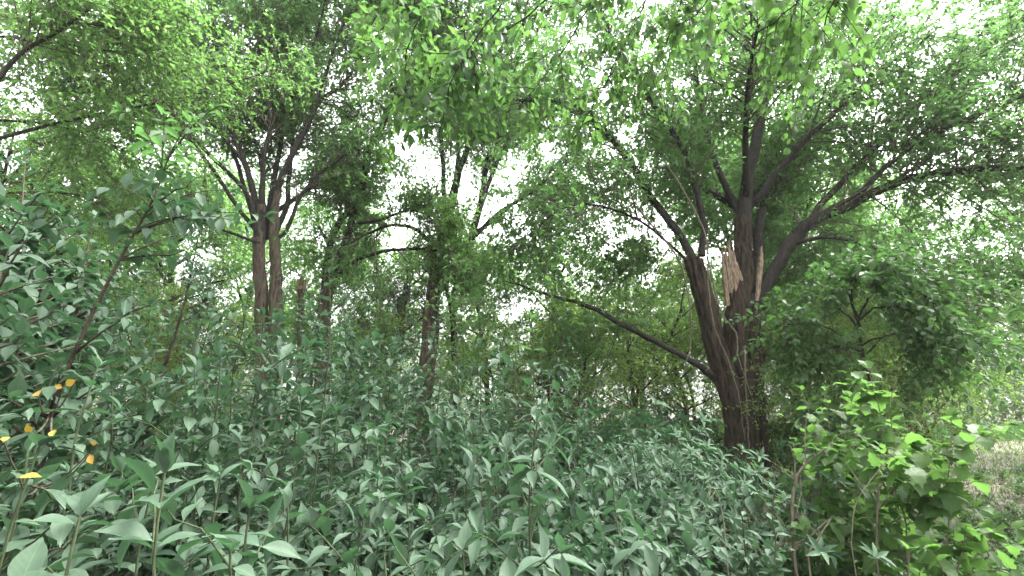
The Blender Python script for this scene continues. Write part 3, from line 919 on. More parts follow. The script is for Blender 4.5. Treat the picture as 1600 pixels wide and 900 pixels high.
limbs = [tr([(705, 478, 11.6, 4), (722, 440, 11.5, 3), (740, 400, 11.4, 2)]), tr([(704, 475, 11.6, 4), (690, 430, 11.8, 3), (670, 390, 12, 2)]), tr([(705, 472, 11.6, 4), (715, 420, 12, 3), (712, 350, 12.3, 2)])]
tree_thing('thin_tree', 'thin dark-stemmed young tree just behind the middle tree', base, trunk, limbs, dict(n2=70, n3per=10, lper=8, leaf=.07, l2=(.5, 1.1)), 'canopy_light', 'bark_dark')

# ------------------------------------------------------------------ trees standing outside the frame whose boughs reach in
base = np.array([-7.2, 4.6, 0.])
trunk = [(spline([(-7.2, 4.6, -.1), (-7.0, 4.6, 1.5), (-6.8, 4.7, 3.2), (-6.9, 4.8, 4.6)], 30), np.linspace(.24, .13, 30))]
limbs = [
    (lambda p: (p, np.linspace(.034, .008, len(p))))(spline([(-6.85, 4.7, 3.4), (-6.3, 4.7, 4.4), at(20, 95, 4.8), at(90, 50, 4.9), at(150, 5, 5.0), at(230, -60, 5.1)], 30)),
    (lambda p: (p, np.linspace(.024, .005, len(p))))(spline([(-6.85, 4.7, 3.8), at(-60, 30, 5.0), at(40, 35, 5.1), at(140, 38, 5.2), at(230, 50, 5.3)], 30)),
    (lambda p: (p, np.linspace(.024, .005, len(p))))(spline([(-6.85, 4.7, 3.3), at(-40, 80, 5.2), at(60, 65, 5.4), at(180, 80, 5.6), at(290, 75, 5.8)], 30)),
    (lambda p: (p, np.linspace(.028, .006, len(p))))(spline([(-6.85, 4.7, 2.9), at(-80, 210, 5.4), at(40, 190, 5.8), at(150, 215, 6.2), at(240, 260, 6.5)], 30)),
    (lambda p: (p, np.linspace(.028, .006, len(p))))(spline([(-6.9, 4.8, 4.2), (-6.3, 5.8, 5.4), (-5.2, 6.6, 6.4), (-4.2, 7.0, 7.2)], 30)),
    (lambda p: (p, np.linspace(.024, .006, len(p))))(spline([(-6.85, 4.7, 2.6), at(-60, 320, 5.6), at(60, 300, 6.0), at(160, 310, 6.4)], 30)),
    random_limb((-6.9, 4.8, 4.5), (-.6, -.3, .8), 3.0, .05),
]
tree_thing('bough_tree', 'tree at the left edge reaching bare grey boughs across the top corner', base, trunk, limbs,
           dict(n2=260, n3per=9, lper=8, leaf=.08, tmin=.3, l2=(.5, 1.5), l3=(.25, .6)), 'canopy_light', 'bark_brown')

# ------------------------------------------------------------------ trees behind: three kinds, copied with their parts
def proto_tree(name, H, crown_w, n_limb, lm, n2, seed_up=.5, leaf=.1, low=.25, lper=8, n3=9):
    h = spline([(0, 0, -.1), (rng.normal(0, .15), rng.normal(0, .15), H * .35), (rng.normal(0, .25), rng.normal(0, .25), H * .7), (rng.normal(0, .3), rng.normal(0, .3), H * .97)], 30)
    trunk = [(h, np.linspace(H * .016, .02, 30))]
    limbs = []
    for q in range(n_limb):
        u = low + (1 - low) * (q + rng.random()) / n_limb * .92
        p = h[int(u * 29)]
        a = q * 2.4 + rng.normal(0, .3)
        prof = math.sin(math.pi * min(1, .25 + .75 * (1 - abs(u - .55) / .6)) * .5)
        limbs.append(random_limb(p, (math.cos(a), math.sin(a), seed_up + .5 * u), crown_w * prof * rng.uniform(.7, 1.1), H * .006, 9))
    return tree_thing(name, 'x', np.zeros(3), trunk, limbs, dict(n2=n2, n3per=n3, lper=lper, leaf=leaf, l2=(.5, 1.3), l3=(.25, .6), gaps=False), lm, 'bark_brown', sides=10)

def copy_thing(src, name, loc, rz, sc, label, group):
    c = src.copy()
    c.name = name
    COL.objects.link(c)
    c.location = loc
    c.rotation_euler = (0, 0, rz)
    c.scale = sc
    c['label'] = label
    c['group'] = group
    for ch in src.children:
        d = ch.copy()
        d.parent = c
        COL.objects.link(d)
    return c

ORD = 'first second third fourth fifth sixth seventh eighth ninth tenth eleventh twelfth thirteenth fourteenth fifteenth sixteenth seventeenth eighteenth nineteenth twentieth'.split()
protoA = proto_tree('slender_tree', 8.0, 2.3, 17, 'canopy_light', 300, leaf=.105)
protoB = proto_tree('evergreen_tree', 5.2, 1.5, 16, 'evergreen', 190, .3, leaf=.08, low=.1)
protoC = proto_tree('woodland_tree', 9.0, 3.4, 16, 'far', 240, .4, leaf=.15, low=.12)
protoD = proto_tree('understorey_tree', 3.6, 1.7, 14, 'understorey', 130, .5, leaf=.075, low=.12)

def put(proto, name, spots, fmt, group, used=False):
    for q, (px, D, s) in enumerate(sorted(spots)):
        x = at(px, 620, D)[0]
        loc = (x, D, 0)
        sc = (s * rng.uniform(.9, 1.15),) * 2 + (s,)
        lab = fmt.format(ORD[q])
        if not used:
            proto.location, proto.rotation_euler, proto.scale = loc, (0, 0, rng.uniform(0, 6)), sc
            proto.name = name
            proto['label'], proto['group'] = lab, group
            used = True
        else:
            copy_thing(proto, name, loc, rng.uniform(0, 6), sc, lab, group)

put(protoA, 'slender_tree', [(-80, 11, 1.1), (60, 13, 1.1), (170, 15.5, 1.1), (270, 14, 1.1), (360, 18, 1.1), (500, 14.5, .95), (590, 17, .9), (760, 15, .8), (880, 15, .8), (1000, 18, .9), (1140, 15, 1.15), (1250, 13, 1.15), (1330, 15, 1.1), (1420, 14, .95), (1700, 13, 1.1)],
    'slender light green tree behind the thicket, {} from the left', 'slender trees behind the thicket')
put(protoB, 'evergreen_tree', [(230, 12, .85), (350, 13.5, .7), (610, 12.6, 1.0), (590, 15, .9), (860, 12, .62), (1300, 12.5, .9)],
    'dark evergreen understorey tree, {} from the left', 'dark evergreens among the trunks')
put(protoD, 'understorey_tree', [(130, 9, 1.0), (320, 10.5, .8), (560, 11, .8), (770, 11, .75), (900, 11.5, 1.0), (1000, 12.5, 1.15), (1070, 13, 1.2), (1230, 9.0, .9), (1290, 7.6, .72), (1370, 7.2, .7), (1430, 8.6, .85)],
    'low bright understorey tree among the trunks, {} from the left', 'low understorey trees')
put(protoD, 'low_shrub', [(-60, 14, 1.1), (40, 17, 1.2), (120, 14, 1.0), (200, 18, 1.2), (280, 13.5, .8), (370, 16, 1.0), (450, 14, .8), (540, 17, 1.1), (610, 19, 1.1), (700, 14, .8), (760, 17.5, 1.0), (840, 15, .85), (920, 18, 1.2), (990, 15, 1.1), (1080, 16, 1.2), (1160, 14, 1.1), (1270, 17, 1.2), (1360, 15, 1.1), (1440, 18, 1.2)],
    'low green bush filling a gap between the far trunks, {} from the left', 'bushes between the far trunks', True)
put(protoC, 'woodland_tree', [(-150, 24, .9), (60, 27, .8), (230, 31, .75), (430, 26, .7), (560, 34, .8), (720, 30, .75), (900, 27, .8), (1030, 33, .95), (1130, 26, .9), (1260, 28, .9), (1380, 30, .95), (1470, 27, .9), (1560, 30, 1.0), (1640, 26, .95), (1740, 30, 1.1), (1520, 38, 1.15)],
    'pale green tree of the far wood, {} from the left', 'trees of the far wood')

# low bushes beyond the clearing and behind the thicket
def bush(name, label, loc, w, h, n, leaf, mat, group=None, cat='shrub', template=T_SMALL, whorl=False, stems=9, up=.55):
    loc = np.asarray(loc, float)
    t = empty(name, loc, label, cat, group)
    limbs = []
    mb = MB()
    for q in range(stems):
        a = rng.uniform(0, 6.3)
        p, r = random_limb(loc + [rng.normal(0, w * .08), rng.normal(0, w * .08), -.03], (math.cos(a) * w / h * .55, math.sin(a) * w / h * .55, 1), h * rng.uniform(.75, 1.05), .014, 8)
        limbs.append((p, r))
        tube(mb, p, r, 5)
    mb.build('stem', M['twig'], t, origin=loc)
    if whorl:
        W = rng.integers(0, len(limbs), n)
        P = np.array([limbs[k][0][min(7, int(8 * rng.random() ** .6))] for k in W]) + rng.normal(0, 1, (n, 3)) * [w * .17, w * .17, h * .10]
        P[:, 2] = np.maximum(P[:, 2], .1)
        k = 8
        i4 = np.repeat(np.arange(n), k)
        ax = unit(unit(P - (loc + [0, 0, h * .25])) + rng.normal(0, .3, (n, 3)) + [0, 0, .5])
        S, A, N = frames(np.cross(ax, rand_unit(n)), ax)
        ang = np.tile(np.arange(k) * 2 * math.pi / k, n) + rng.normal(0, .2, n * k)
        A4 = S[i4] * np.cos(ang)[:, None] + A[i4] * np.sin(ang)[:, None] + ax[i4] * rng.uniform(.15, .8, (n * k, 1))
        P4 = P[i4] + ax[i4] * rng.uniform(-.03, .02, (n * k, 1))
        S4, A4, N4 = frames(A4, ax[i4] + rng.normal(0, .15, (n * k, 3)))
        ln = leaf * rng.uniform(.7, 1.2, n * k)
        lf = (P4, S4, A4, N4, ln, ln * .3)
        tw = MB()
        twig_tubes(tw, P - ax * .16, ax, np.full(n, .16), np.zeros(n), np.full(n, .003), np.full(n, .002), 1, 3)
    else:
        tw, lf = crown_from(limbs, n2=max(6, n // 90), n3per=10, lper=9, leaf=leaf, l2=(w * .2, w * .45), l3=(.1, .3), tmin=.12, up=up, gaps=False)
    tag(tw.build('branchwork', M['twig'], t, origin=loc), kind='stuff')
    mb = MB()
    leaf_cloud(mb, *lf, *template)
    tag(mb.build('foliage', M[mat], t, origin=loc), kind='stuff')
    return t

def ground_at(px, D):
    return np.array([at(px, 620, D)[0], D, 0.0])

k = 0
for px, D, w, h in ((1470, 21, 4, 2.6), (1500, 26, 5, 4), (1530, 23, 5, 3.4), (1590, 22, 4, 2.4), (1650, 24, 5, 3.6)):
    bush('clearing_shrub', f'pale green shrub along the far edge of the clearing, {ORD[k]} from the left', ground_at(px, D), w, h, 5200, .12, 'far', 'shrubs beyond the clearing')
    k += 1
for q, (px, D, w, h) in enumerate(((180, 7.5, 2.0, 2.0), (330, 8, 2.0, 1.7), (560, 8.4, 2.4, 1.9), (740, 8.6, 2.2, 1.6), (830, 7.0, 1.8, 1.6), (950, 7.6, 2.2, 1.6), (1060, 8.8, 2.0, 1.3), (1210, 9.2, 2, 1.5), (1290, 7.2, 1.9, 1.7))):
    bush('thicket_shrub', f'mid green shrub closing the thicket in front of the trunks, {ORD[q]} from the left', ground_at(px, D), w, h, 5200, .075, 'weed' if q % 2 else 'whorl', 'shrubs closing the thicket')
bush('whorled_shrub', 'broad blue-green shrub of narrow whorled leaves before the split tree', ground_at(975, 5.0), 2.6, 1.62, 1500, .095, 'whorl', whorl=True, template=T_MID, stems=16)
bush('whorled_shrub', 'smaller blue-green whorled shrub hugging the foot of the split tree', ground_at(1045, 5.8), 1.4, 1.05, 550, .09, 'whorl', whorl=True, template=T_MID, stems=10)

# ------------------------------------------------------------------ privet thicket in front
def S_(label, px, D, ytop, **kw):
    top = at(px, ytop, D)
    b = np.array([top[0], D, 0.0])
    b[2] = gz(b[0], b[1])
    return sapling(kw.pop('name', 'privet_sapling'), label, b, top[2] - b[2], **kw)
GRP = 'privet saplings of the thicket'
S_('tall privet sapling with pale nodding top leaves before the brown double trunk', 408, 1.9, 498, leaf=.115, shoots=.6, group=GRP)
S_('privet sapling topped by narrow upright leaves below the snapped stump', 490, 2.2, 425, leaf=.105, shoots=.6, group=GRP)
S_('tallest slim privet sapling with curled bright tip in the middle', 822, 2.3, 505, leaf=.11, shoots=.7, group=GRP, young_top=True)
S_('privet sapling with fresh arching drooping leaves low in the middle', 815, 1.55, 662, leaf=.125, shoots=1.5, group=GRP, shoot_len=(.35, .65), droop=.42, widthf=.40, bare=.35)
S_('privet sapling with large leaves spread flat at the bottom left', 300, 1.02, 738, leaf=.135, shoots=1.0, group=GRP)
S_('big-leaved low privet second from the corner at the bottom left', 130, 1.0, 800, leaf=.125, shoots=.9, group=GRP)
S_('privet with large pointed leaves right of the flat-spread one', 365, 1.12, 800, leaf=.12, shoots=.9, group=GRP)
S_('privet sapling with broad rounded leaves in the lower left corner', 15, 1.1, 700, leaf=.125, shoots=1.0, group=GRP, widthf=.6)
S_('straight privet stalk with paired leaves beside the yellow leaves', 172, 1.4, 575, leaf=.10, shoots=.6, group=GRP)
S_('privet with drooping narrow leaves right of the arching one', 960, 2.0, 745, leaf=.12, shoots=1.2, group=GRP, droop=.4, widthf=.42)
S_('slim privet wand overtopping the thicket left of middle', 585, 2.4, 530, leaf=.11, shoots=.7, group=GRP, droop=.3)
S_('slim privet wand with wide top leaves before the leaning stem foot', 335, 1.9, 560, leaf=.115, shoots=.7, group=GRP, droop=.3)
S_('privet sapling with a flat pale top leaf low left of middle', 655, 1.8, 752, leaf=.11, shoots=1.0, group=GRP)
S_('low sprig of wide leaves cut by the bottom edge in the middle', 690, 1.25, 862, leaf=.10, shoots=.8, group=GRP)
S_('low privet with rounded leaves cut by the bottom edge left of middle', 415, 1.05, 850, leaf=.09, shoots=.9, group=GRP, widthf=.55)
S_('privet sapling with arching leaf sprays in front of the split trunk base', 1150, 3.1, 735, leaf=.10, shoots=1.0, group=GRP)
S_('leggy privet seedling standing beside the pale bare shrub', 1190, 2.9, 765, leaf=.10, shoots=.9, group=GRP, lean=(.1, 0))
S_('thin privet rising alone in front of the middle trunk', 692, 4.2, 478, leaf=.10, shoots=.6, group=GRP)

def row(spots, fmt, rise=20, **kw):
    for q, (px, D, yt) in enumerate(spots):
        S_(fmt.format(ORD[q]), px, D, yt - (0 if px > 1020 else rise if px > 420 else rise + 22) * rng.uniform(.3, 1.3), group=GRP, **kw)
row([(-60, 1.25, 660), (95, 1.2, 735), (205, 1.25, 790), (385, 1.3, 790), (480, 1.45, 770), (560, 1.5, 815), (620, 1.6, 835), (750, 1.6, 865), (880, 1.6, 850), (1000, 2.4, 830)],
    'glossy privet sapling of the front row, {} from the left', leaf=.10, shoots=1.5)
row([(60, 1.7, 610), (235, 1.8, 660), (330, 1.8, 650), (430, 1.9, 640), (530, 2.0, 660), (600, 2.1, 690), (700, 2.1, 690), (985, 2.8, 770), (1060, 3.0, 790)],
    'glossy privet sapling of the second row, {} from the left', rise=30, leaf=.10, shoots=1.6)
row([(20, 2.2, 500), (140, 2.3, 540), (250, 2.4, 585), (340, 2.4, 570), (440, 2.5, 575), (520, 2.6, 585), (600, 2.7, 600), (670, 2.7, 620), (740, 2.8, 610), (900, 3.1, 650), (985, 3.5, 700), (1070, 3.8, 715), (1120, 4.2, 735)],
    'glossy privet sapling of the third row, {} from the left', rise=62, leaf=.10, shoots=1.7)
row([(90, 3.0, 500), (210, 3.0, 530), (300, 3.1, 545), (380, 3.2, 540), (455, 3.2, 535), (530, 3.3, 545), (600, 3.4, 560), (660, 3.4, 570), (720, 3.5, 590), (780, 3.6, 580), (850, 3.7, 600), (1250, 5.0, 660), (1290, 4.8, 680)],
    'glossy privet sapling of the fourth row, {} from the left', rise=62, leaf=.10, shoots=1.7)
row([(375, 5.4, 505), (445, 5.2, 500), (480, 5.6, 490), (515, 5.4, 495), (555, 5.6, 500), (605, 5.6, 515), (650, 5.8, 545), (700, 6.0, 560)],
    'slim leafy privet right behind the thicket, {} from the left', rise=48, leaf=.11, shoots=2.2, minpx=17)
row([(150, 3.9, 500), (250, 4.0, 520), (330, 4.2, 520), (410, 4.3, 525), (470, 4.2, 505), (540, 4.3, 500), (580, 4.5, 515), (640, 4.6, 545), (750, 4.8, 560), (800, 5.0, 555), (890, 5.2, 560)],
    'glossy privet sapling of the back row, {} from the left', rise=62, leaf=.10, shoots=1.8, minpx=17)

# the tall privets at the left edge
row_t = [(-40, 1.75, 300, 'tall privet bush filling the left edge with drooping dark leaves'), (25, 2.3, 235, 'tall privet bush with grey-green leaf sprays behind the left edge'),
         (110, 2.6, 330, 'tall leafy privet between the left edge and the leaning stem'), (-120, 2.4, 180, 'highest privet bush half outside the left edge'),
         (190, 3.2, 400, 'tall privet behind the top of the leaning stem'), (60, 1.9, 400, 'broad-leaved privet in front of the tall ones at the left edge'), (-60, 3.0, 130, 'old privet rearmost of those at the left edge')]
for px, D, yt, lab in row_t:
    S_(lab, px, D, yt, leaf=.115, shoots=6.5, cap=300, minpx=18, group='tall privets at the left edge', name='tall_privet', r0=.018, bare=.25, shoot_len=(.3, .8), stem_mat='twig', category='shrub')

# the leaning stem and the dark thin one
path = [at(40, 900, 1.62), at(60, 760, 1.65), at(82, 640, 1.7), at(130, 520, 1.75), at(190, 400, 1.8), at(240, 310, 1.85), at(266, 235, 1.9)]
g0 = path[0] + (path[0] - path[1]) * .9; g0[2] = 0
sap = sapling('leaning_sapling', 'leaning sapling with thick brown stem, yellowing leaves below and bright tip', g0, 2.6, leaf=.10, path=[g0] + path, r0=.0125, stem_mat='bark_dark', shoots=.7, bare=.45, young_top=False, shoot_len=(.25, .6))
# side shoots: bright young leaves round its tip, grey-green ones lower down
for young, ends in ((True, ((345, 165), (325, 245), (190, 172), (215, 230), (300, 190), (255, 180))), (False, ((415, 338), (360, 300), (300, 345), (150, 300), (180, 345), (385, 352), (230, 290)))):
    lv, own = [], []
    for q, (px, py) in enumerate(ends):
        e = at(px, py, 1.92 + random.uniform(-.2, .2))
        st0 = path[-2] + (path[-1] - path[-2]) * random.uniform(.35, 1) if young else path[-3] + (path[-2] - path[-3]) * random.uniform(.2, 1.2)
        k = np.linspace(0, 1, 8)[:, None]
        sp = st0 * (1 - k) + e * k + np.array([0, 0, .10]) * (k * (1 - k) * 2)
        mb = MB()
        tube(mb, sp, np.linspace(.0035, .0014, 8), 5)
        so = mb.build('shoot', M['stem_green'], sap, origin=g0)
        lv += pairs_along(sp, .06, .3, .085 if young else .10, droop=.2, phase=rng.uniform(0, 3))
        own += [so] * (len(lv) - len(own))
    P = np.array([l[0] for l in lv]); A = np.array([l[1] for l in lv]); ln = np.array([l[2] for l in lv])
    S, A, N = frames(A, np.array([0, 0, 1.0]) + rng.normal(0, .3, P.shape))
    add_leaf_objects(sap, g0, P, S, A, N, ln, ln * .44, L_YOUNG if young else L_PRIVET, 90, M['privet_mass'], 5, mass_name='side_foliage', owners=own)
# its yellow leaves
P = np.array([at(px, py, D) for px, py, D in ((118, 594, 1.32), (60, 618, 1.3), (85, 672, 1.2), (48, 675, 1.2), (6, 690, 1.15), (152, 692, 1.2), (140, 711, 1.15), (30, 746, 1.0), (98, 606, 1.32))])
A = unit(rng.normal(size=P.shape) * [1, .5, .35] + [.2, -.2, 0])
S, A, N = frames(A, np.array([0, -.8, .5]) + rng.normal(0, .6, P.shape))
ln = np.array([.036, .055, .028, .026, .028, .026, .028, .036, .024])
mb = MB()
for q in range(len(P)):
    o = bpy.data.objects.new('leaf', L_YELLOW[q % 3])
    m = Matrix([[S[q, c] * ln[q] * .6, A[q, c] * ln[q], N[q, c] * ln[q], P[q, c] - g0[c]] for c in range(3)] + [[0, 0, 0, 1]])
    o.parent = sap
    o.matrix_basis = m
    o['label'] = 'yellow autumn leaf'
    COL.objects.link(o)
    near = path[2] if P[q, 2] > 1.5 else path[1]
    k = np.linspace(0, 1, 6)[:, None]
    tube(mb, near * (1 - k) + P[q] * k + np.array([0, 0, -.03]) * (k * (1 - k) * 4), np.linspace(.004, .0016, 6), 4)
mb.build('shoot', M['twig'], sap, origin=g0)

path = [at(245, 610, 3.6), at(262, 560, 3.6), at(285, 485, 3.6), at(300, 420, 3.65), at(312, 360, 3.7)]
g0 = path[0] + (path[0] - path[1]) * 2.2; g0[2] = 0
sapling('thin_sapling', 'thin dark bare-stemmed sapling rising out of the thicket below the sky gap', g0, 2.5, path=[g0] + path, leaf=.09, r0=.016, stem_mat='bark_dark', shoots=.5, bare=.75, shoot_len=(.2, .4))

# ------------------------------------------------------------------ the bright lobed bushes on the right
def lobed(label, px, D, ytop, leaf=.13, shoots=1.5, **kw):
    kw.setdefault('shoot_len', (.3, .8)); kw.setdefault('cap', 220)
    return S_(label, px, D, ytop, name='lobed_leaf_shrub', leaf=leaf, meshes=L_LOBED, mass='lobed_mass', shoots=shoots, widthf=.82, stem_mat='twig_pale', category='shrub', step=.12, group='lobed-leaved shrubs on the right', **kw)
lobed('bright shrub with large lobed leaves below the dark hanging bough', 1370, 3.2, 575, leaf=.14, shoots=1.9)
lobed('bright lobed-leaf shrub leaning out towards the clearing', 1405, 2.9, 650, leaf=.135, shoots=1.3, lean=(.3, 0))
lobed('lobed-leaf shrub between the split trunk and the bright shrub', 1290, 3.6, 610, leaf=.11, shoots=2.4)
lobed('sprawling lobed-leaf shrub low in the bottom corner by the path', 1425, 2.8, 790, leaf=.125, lean=(.35, .1), shoots=.9)
lobed('lobed-leaf shrub low among pale twigs near the path', 1345, 3.4, 745, leaf=.12, shoots=1.0)
lobed('lobed-leaf shrub growing up beside the split trunk', 1262, 5.0, 600, leaf=.12, shoots=2.0)
lobed('small lobed seedling at the bottom edge near the dried stalk', 1400, 2.5, 860, leaf=.10, shoots=1.0, shoot_len=(.15, .35))
lobed('tall lobed-leaf shrub behind the bright one beside the clearing', 1360, 4.6, 560, leaf=.13, shoots=1.8)

lobed('lobed-leaf shrub filling the gap behind the pale bare shrub', 1240, 4.0, 610, leaf=.12, shoots=1.6)
lobed('lobed-leaf shrub with spreading twigs left of the brightest one', 1310, 3.7, 640, leaf=.12, shoots=1.5)

# weeds covering the floor at the right
for q, (px, D) in enumerate(((1120, 3.6), (1180, 3.9), (1260, 3.7), (1330, 4.2), (1400, 4.0), (1470, 4.4), (1540, 4.6), (1600, 4.2), (1560, 5.6), (1490, 6.2), (1440, 5.2), (1370, 5.4))):
    bush('weed_clump', f'low weedy clump on the floor right of the trunk, {ORD[q]} from the left' if q < 8 else f'low weedy clump beside the path, {ORD[q - 8]} from the right',
         ground_at(px, D), 1.2, (.32 if px < 1440 else .16) + .05 * (q % 3), 1500 if px < 1440 else 900, .06, 'weed', 'weeds on the wood floor', 'weed', T_MID, stems=10)
for q, (px, D) in enumerate(((60, 2.0), (150, 2.6), (230, 2.1), (300, 2.6), (370, 2.2), (430, 3.0), (500, 2.5), (560, 3.2), (620, 2.6), (680, 3.4), (730, 2.8), (790, 2.5), (850, 3.2), (910, 3.0), (960, 3.6), (1020, 3.2), (1080, 3.9))):
    bush('undergrowth_clump', f'low leafy undergrowth clump between the privet stems, {ORD[q]} from the left', ground_at(px, D), 1.4, .95, 1800, .085, 'privet_mass', 'undergrowth between the privets', 'undergrowth', T_MID, stems=12)

for q, (px, D) in enumerate(((1590, 6.6), (1520, 7.2), (1580, 7.8), (1560, 8.6), (1530, 9.6), (1585, 10.2))):
    bush('weed_tuft', f'small weed tuft standing alone in the straw of the path, {ORD[q]} from the bottom edge', ground_at(px, D), .8, .18, 500, .05, 'weed', 'weed tufts on the path', 'weed', T_SMALL, stems=6)

# pale bare shrub and dried stalk
def bare(name, label, pixs, cat='shrub', mat='twig_pale'):
    b = at(*pixs[0][0][:3]); b[2] = 0
    t = empty(name, b, label, cat)
    for q, pix in enumerate(pixs):
        p, r = limb_path(pix)
        r = r * .75
        if q == 0:
            p = np.vstack([[b[0], b[1], -.03], p]); r = np.concatenate([[r[0] * 1.1], r])
        mb = MB()
        tube(mb, p, r, 6)
        mb.build('stem' if q == 0 else 'twig', M[mat], t, origin=b)
    return t
bare('bare_shrub', 'pale leafless twiggy shrub in front of the split trunk', [
    [(1241, 868, 3.4, 4), (1240, 800, 3.4, 4), (1244, 760, 3.4, 4), (1256, 735, 3.4, 3), (1280, 708, 3.4, 2), (1302, 690, 3.4, 1)],
    [(1244, 760, 3.4, 2.2), (1240, 715, 3.38, 1.5), (1232, 690, 3.36, .8)], [(1258, 732, 3.4, 1.8), (1258, 690, 3.4, 1.3), (1260, 650, 3.4, .8)],
    [(1246, 752, 3.4, 1.5), (1225, 735, 3.4, 1.2), (1212, 715, 3.4, .7)], [(1241, 840, 3.4, 2), (1222, 815, 3.3, 1.4), (1198, 790, 3.2, .8)],
    [(1241, 862, 3.4, 2), (1270, 835, 3.3, 2), (1290, 815, 3.3, 1.5), (1302, 806, 3.3, .9)], [(1243, 850, 3.4, 1.5), (1258, 840, 3.4, 1.2), (1264, 822, 3.4, .7)],
    [(1245, 800, 3.4, 1.4), (1252, 770, 3.45, 1.1), (1250, 740, 3.5, .6)]])
bare('bare_shrub', 'pale dead branch propped up at a slant beside the bare shrub', [
    [(1262, 866, 3.2, 2.4), (1280, 840, 3.2, 2.2), (1296, 815, 3.2, 1.8), (1303, 806, 3.2, 1)], [(1280, 840, 3.2, 1.4), (1265, 822, 3.2, .8)]])
bare('dried_stalk', 'brown dried stalk with withered tufts among the bright shrubs', [
    [(1370, 880, 2.9, 2.4), (1368, 820, 2.9, 2.2), (1372, 770, 2.9, 1.8), (1366, 735, 2.9, 1)], [(1369, 800, 2.9, 1.4), (1385, 775, 2.9, 1.2), (1395, 760, 2.9, .6)],
    [(1369, 830, 2.9, 1.2), (1352, 800, 2.9, .7)], [(1371, 775, 2.9, 1.2), (1358, 750, 2.85, .7)]], 'stalk', 'twig')
bare('bare_shrub', 'thin bare whips crossing the bright lobed shrub', [
    [(1330, 850, 2.7, 1.3), (1340, 780, 2.7, 1.2), (1400, 700, 2.65, 1.0), (1440, 640, 2.6, .6)], [(1400, 700, 2.65, 1.2), (1390, 640, 2.6, 1), (1400, 590, 2.6, .6)], [(1350, 765, 2.7, 1.2), (1320, 720, 2.7, .7)]])
bare('bare_shrub', 'withered bent weed stalk with drooping pale head among the privets', [
    [(1135, 870, 2.6, 1.6), (1130, 810, 2.6, 1.4), (1122, 775, 2.6, 1.2), (1112, 762, 2.6, 1.6), (1104, 775, 2.6, 1)], [(1118, 766, 2.6, 1.6), (1108, 780, 2.58, .8)]])

# ------------------------------------------------------------------ the dark hanging bough and the overhanging tree with broad leaves near the camera
def leafy_tree(name, label, base, trunk_pts, r0, limb_list, targets, leaf, meshes, mass, widthf, shoot=(.25, .55), nsh=60, step=.1, trunk_mat='bark_brown', cap=300, minpx=12, droop=.5, r_limb=.012):
    global LEAF_COUNT
    base = np.asarray(base, float)
    t = empty(name, base, label, 'tree')
    mb = MB()
    tp = spline(trunk_pts, 30)
    tube(mb, tp, np.linspace(r0, r0 * .55, 30), 16, .06, 1.0)
    mb.build('trunk', M[trunk_mat], t, origin=base)
    lv = []
    sh = MB()
    for L in limb_list:
        p = spline(L, 36)
        p = p + np.cumsum(rng.normal(0, .006, p.shape), axis=0)
        mb = MB()
        tube(mb, p, np.linspace(r_limb, .004, 36), 7)
        mb.build('limb', M['limb'], t, origin=base)
        for q in range(nsh):
            i = int(36 * (.3 + .7 * rng.random())) - 1
            T = unit(p[min(i + 1, 35)] - p[i - 1])
            d = rng.normal(size=3); d -= T * d.dot(T); d = unit(d)
            d = unit(T * rng.uniform(.2, .9) + d)
            Ls = rng.uniform(*shoot)
            k = np.linspace(0, 1, 6)[:, None]
            sp = p[i] + d * Ls * k + np.array([0, 0, -.35]) * Ls * k * k
            tube(sh, sp, np.linspace(.0035, .0014, 6), 4)
            lv += pairs_along(sp, step, .2, leaf, droop=droop, phase=rng.uniform(0, 3), spread=.65)
    tag(sh.build('branchwork', M['stem_green'], t, origin=base), kind='stuff')
    P = np.array([l[0] for l in lv]); A = np.array([l[1] for l in lv]); ln = np.array([l[2] for l in lv])
    S, A, N = frames(A, np.tile([0, 0, 1.0], (len(P), 1)) + rng.normal(0, .4, (len(P), 3)))
    LEAF_COUNT += add_leaf_objects(t, base, P, S, A, N, ln, ln * widthf, meshes, cap, M[mass], minpx, T_MID, 'crown')
    return t

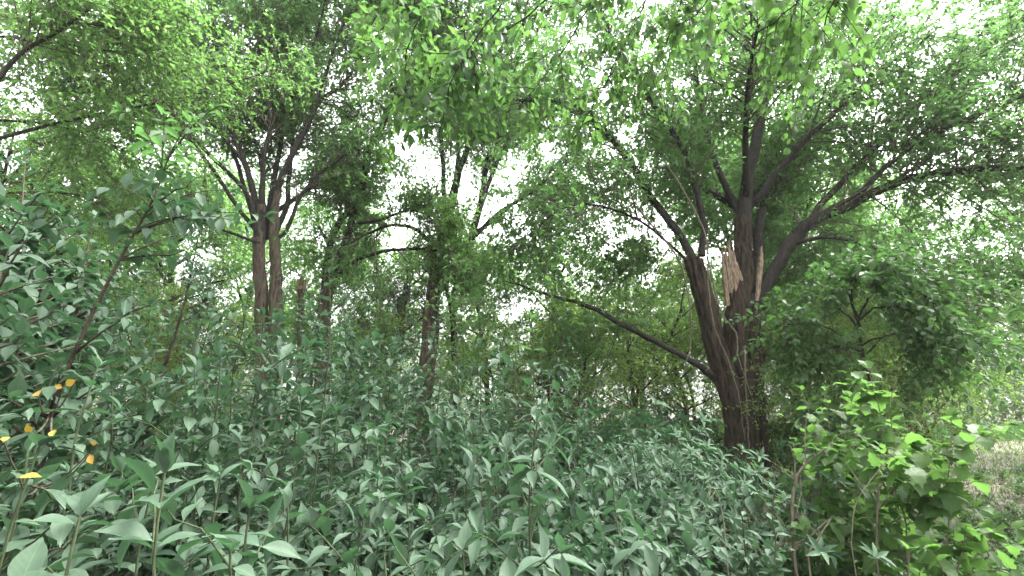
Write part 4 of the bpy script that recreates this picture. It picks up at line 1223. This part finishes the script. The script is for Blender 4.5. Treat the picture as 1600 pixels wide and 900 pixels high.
b = np.array([2.6, -1.6, 0])
leafy_tree('overhanging_tree', 'tree hanging broad light green leaves into the top right of the view', b, [(2.6, -1.6, -.1), (2.55, -1.5, 1.6), (2.4, -1.3, 3.2), (2.35, -1.1, 4.2)], .12,
           [[(2.4, -1.3, 3.2), (2.2, 0, 3.75), at(1310, -60, 2.5), at(1235, 20, 2.9), at(1180, 60, 3.2)],
            [(2.4, -1.3, 3.2), (2.3, 0, 3.7), at(1350, -60, 2.6), at(1300, 10, 3.0), at(1290, 75, 3.3)],
            [(2.38, -1.2, 3.6), (2.0, 0, 4.2), at(1160, -90, 2.8), at(1110, -5, 3.2), at(1060, 30, 3.5)]], None,
           .10, L_LOBED, 'lobed_mass', .8, nsh=22, step=.10, r_limb=.010, shoot=(.3, .8))
b = np.array([.3, -1.9, 0])
leafy_tree('drooping_tree', 'tree trailing long drooping leafy twigs down from the top middle', b, [(.3, -1.9, -.1), (.25, -1.8, 1.8), (.2, -1.5, 3.6), (.2, -1.2, 4.8)], .13,
           [[(.2, -1.4, 4.0), (.3, .6, 4.9), at(960, -80, 3.0), at(900, 40, 3.3), at(850, 120, 3.5), at(800, 175, 3.6)],
            [(.2, -1.4, 4.1), (0, .6, 4.8), at(800, -60, 2.8), at(740, 60, 3.1), at(700, 130, 3.2), at(685, 215, 3.3)],
            [(.2, -1.4, 4.2), (-.2, .8, 4.9), at(720, -70, 2.9), at(660, 30, 3.2), at(640, 110, 3.4), at(655, 180, 3.5)],
            [(.2, -1.4, 4.0), (.6, .8, 5.0), at(1020, -60, 3.1), at(980, 60, 3.5), at(930, 160, 3.8), at(900, 215, 4.0)],
            [(.2, -1.4, 4.3), (-.4, .8, 5.0), at(620, -60, 3.4), at(580, 40, 3.8)],
            [(.2, -1.4, 4.0), (.4, .8, 4.9), at(900, -70, 2.9), at(840, 20, 3.2), at(770, 70, 3.5), at(690, 90, 3.7), at(560, 65, 3.9)],
            [(.2, -1.4, 4.1), (.8, .8, 5.0), at(1080, -70, 3.2), at(1040, 60, 3.6), at(1000, 130, 3.9)]], None,
           .115, L_YOUNG, 'lobed_mass', .52, nsh=34, step=.08, r_limb=.009)
b = np.array([7.4, 5.0, 0])
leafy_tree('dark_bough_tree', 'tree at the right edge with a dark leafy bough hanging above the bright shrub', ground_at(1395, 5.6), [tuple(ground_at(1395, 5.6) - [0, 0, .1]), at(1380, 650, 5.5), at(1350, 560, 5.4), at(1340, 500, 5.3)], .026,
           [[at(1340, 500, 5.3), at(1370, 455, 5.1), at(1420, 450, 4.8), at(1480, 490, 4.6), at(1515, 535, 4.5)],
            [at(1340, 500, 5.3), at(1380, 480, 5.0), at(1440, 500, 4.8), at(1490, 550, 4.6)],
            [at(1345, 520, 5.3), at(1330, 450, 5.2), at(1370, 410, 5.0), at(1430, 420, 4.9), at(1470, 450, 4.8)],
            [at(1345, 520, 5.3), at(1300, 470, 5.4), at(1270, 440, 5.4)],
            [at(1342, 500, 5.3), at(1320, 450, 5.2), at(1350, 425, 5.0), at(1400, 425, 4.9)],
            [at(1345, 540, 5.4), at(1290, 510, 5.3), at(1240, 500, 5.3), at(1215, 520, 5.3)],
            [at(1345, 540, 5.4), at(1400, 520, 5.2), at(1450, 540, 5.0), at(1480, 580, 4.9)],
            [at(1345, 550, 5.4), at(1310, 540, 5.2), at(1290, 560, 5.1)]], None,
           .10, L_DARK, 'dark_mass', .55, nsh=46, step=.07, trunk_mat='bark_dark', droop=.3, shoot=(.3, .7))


# ------------------------------------------------------------------ thin haze added to lift the shadows under the trees
m, nt, out = new_mat('shadow_lift_haze')
pv = nt.nodes.new('ShaderNodeVolumePrincipled')
pv.inputs['Color'].default_value = (.93, .96, .95, 1)
pv.inputs['Density'].default_value = 0.0006
pv.inputs['Anisotropy'].default_value = 0.2
nt.links.new(pv.outputs[0], out.inputs['Volume'])
x0, x1, y0, y1, z0, z1 = -430, 430, -230, 640, -1.2, 24
mb = MB()
mb.add([(x0, y0, z0), (x1, y0, z0), (x1, y1, z0), (x0, y1, z0), (x0, y0, z1), (x1, y0, z1), (x1, y1, z1), (x0, y1, z1)],
       [(3, 2, 1, 0), (4, 5, 6, 7), (0, 1, 5, 4), (1, 2, 6, 5), (2, 3, 7, 6), (3, 0, 4, 7)])
hz = mb.build('haze', m, smooth=False)
tag(hz, 'thin added haze that lifts the shadows and pales the far trees', 'haze', kind='stuff')
scene.cycles.volume_bounces = 1
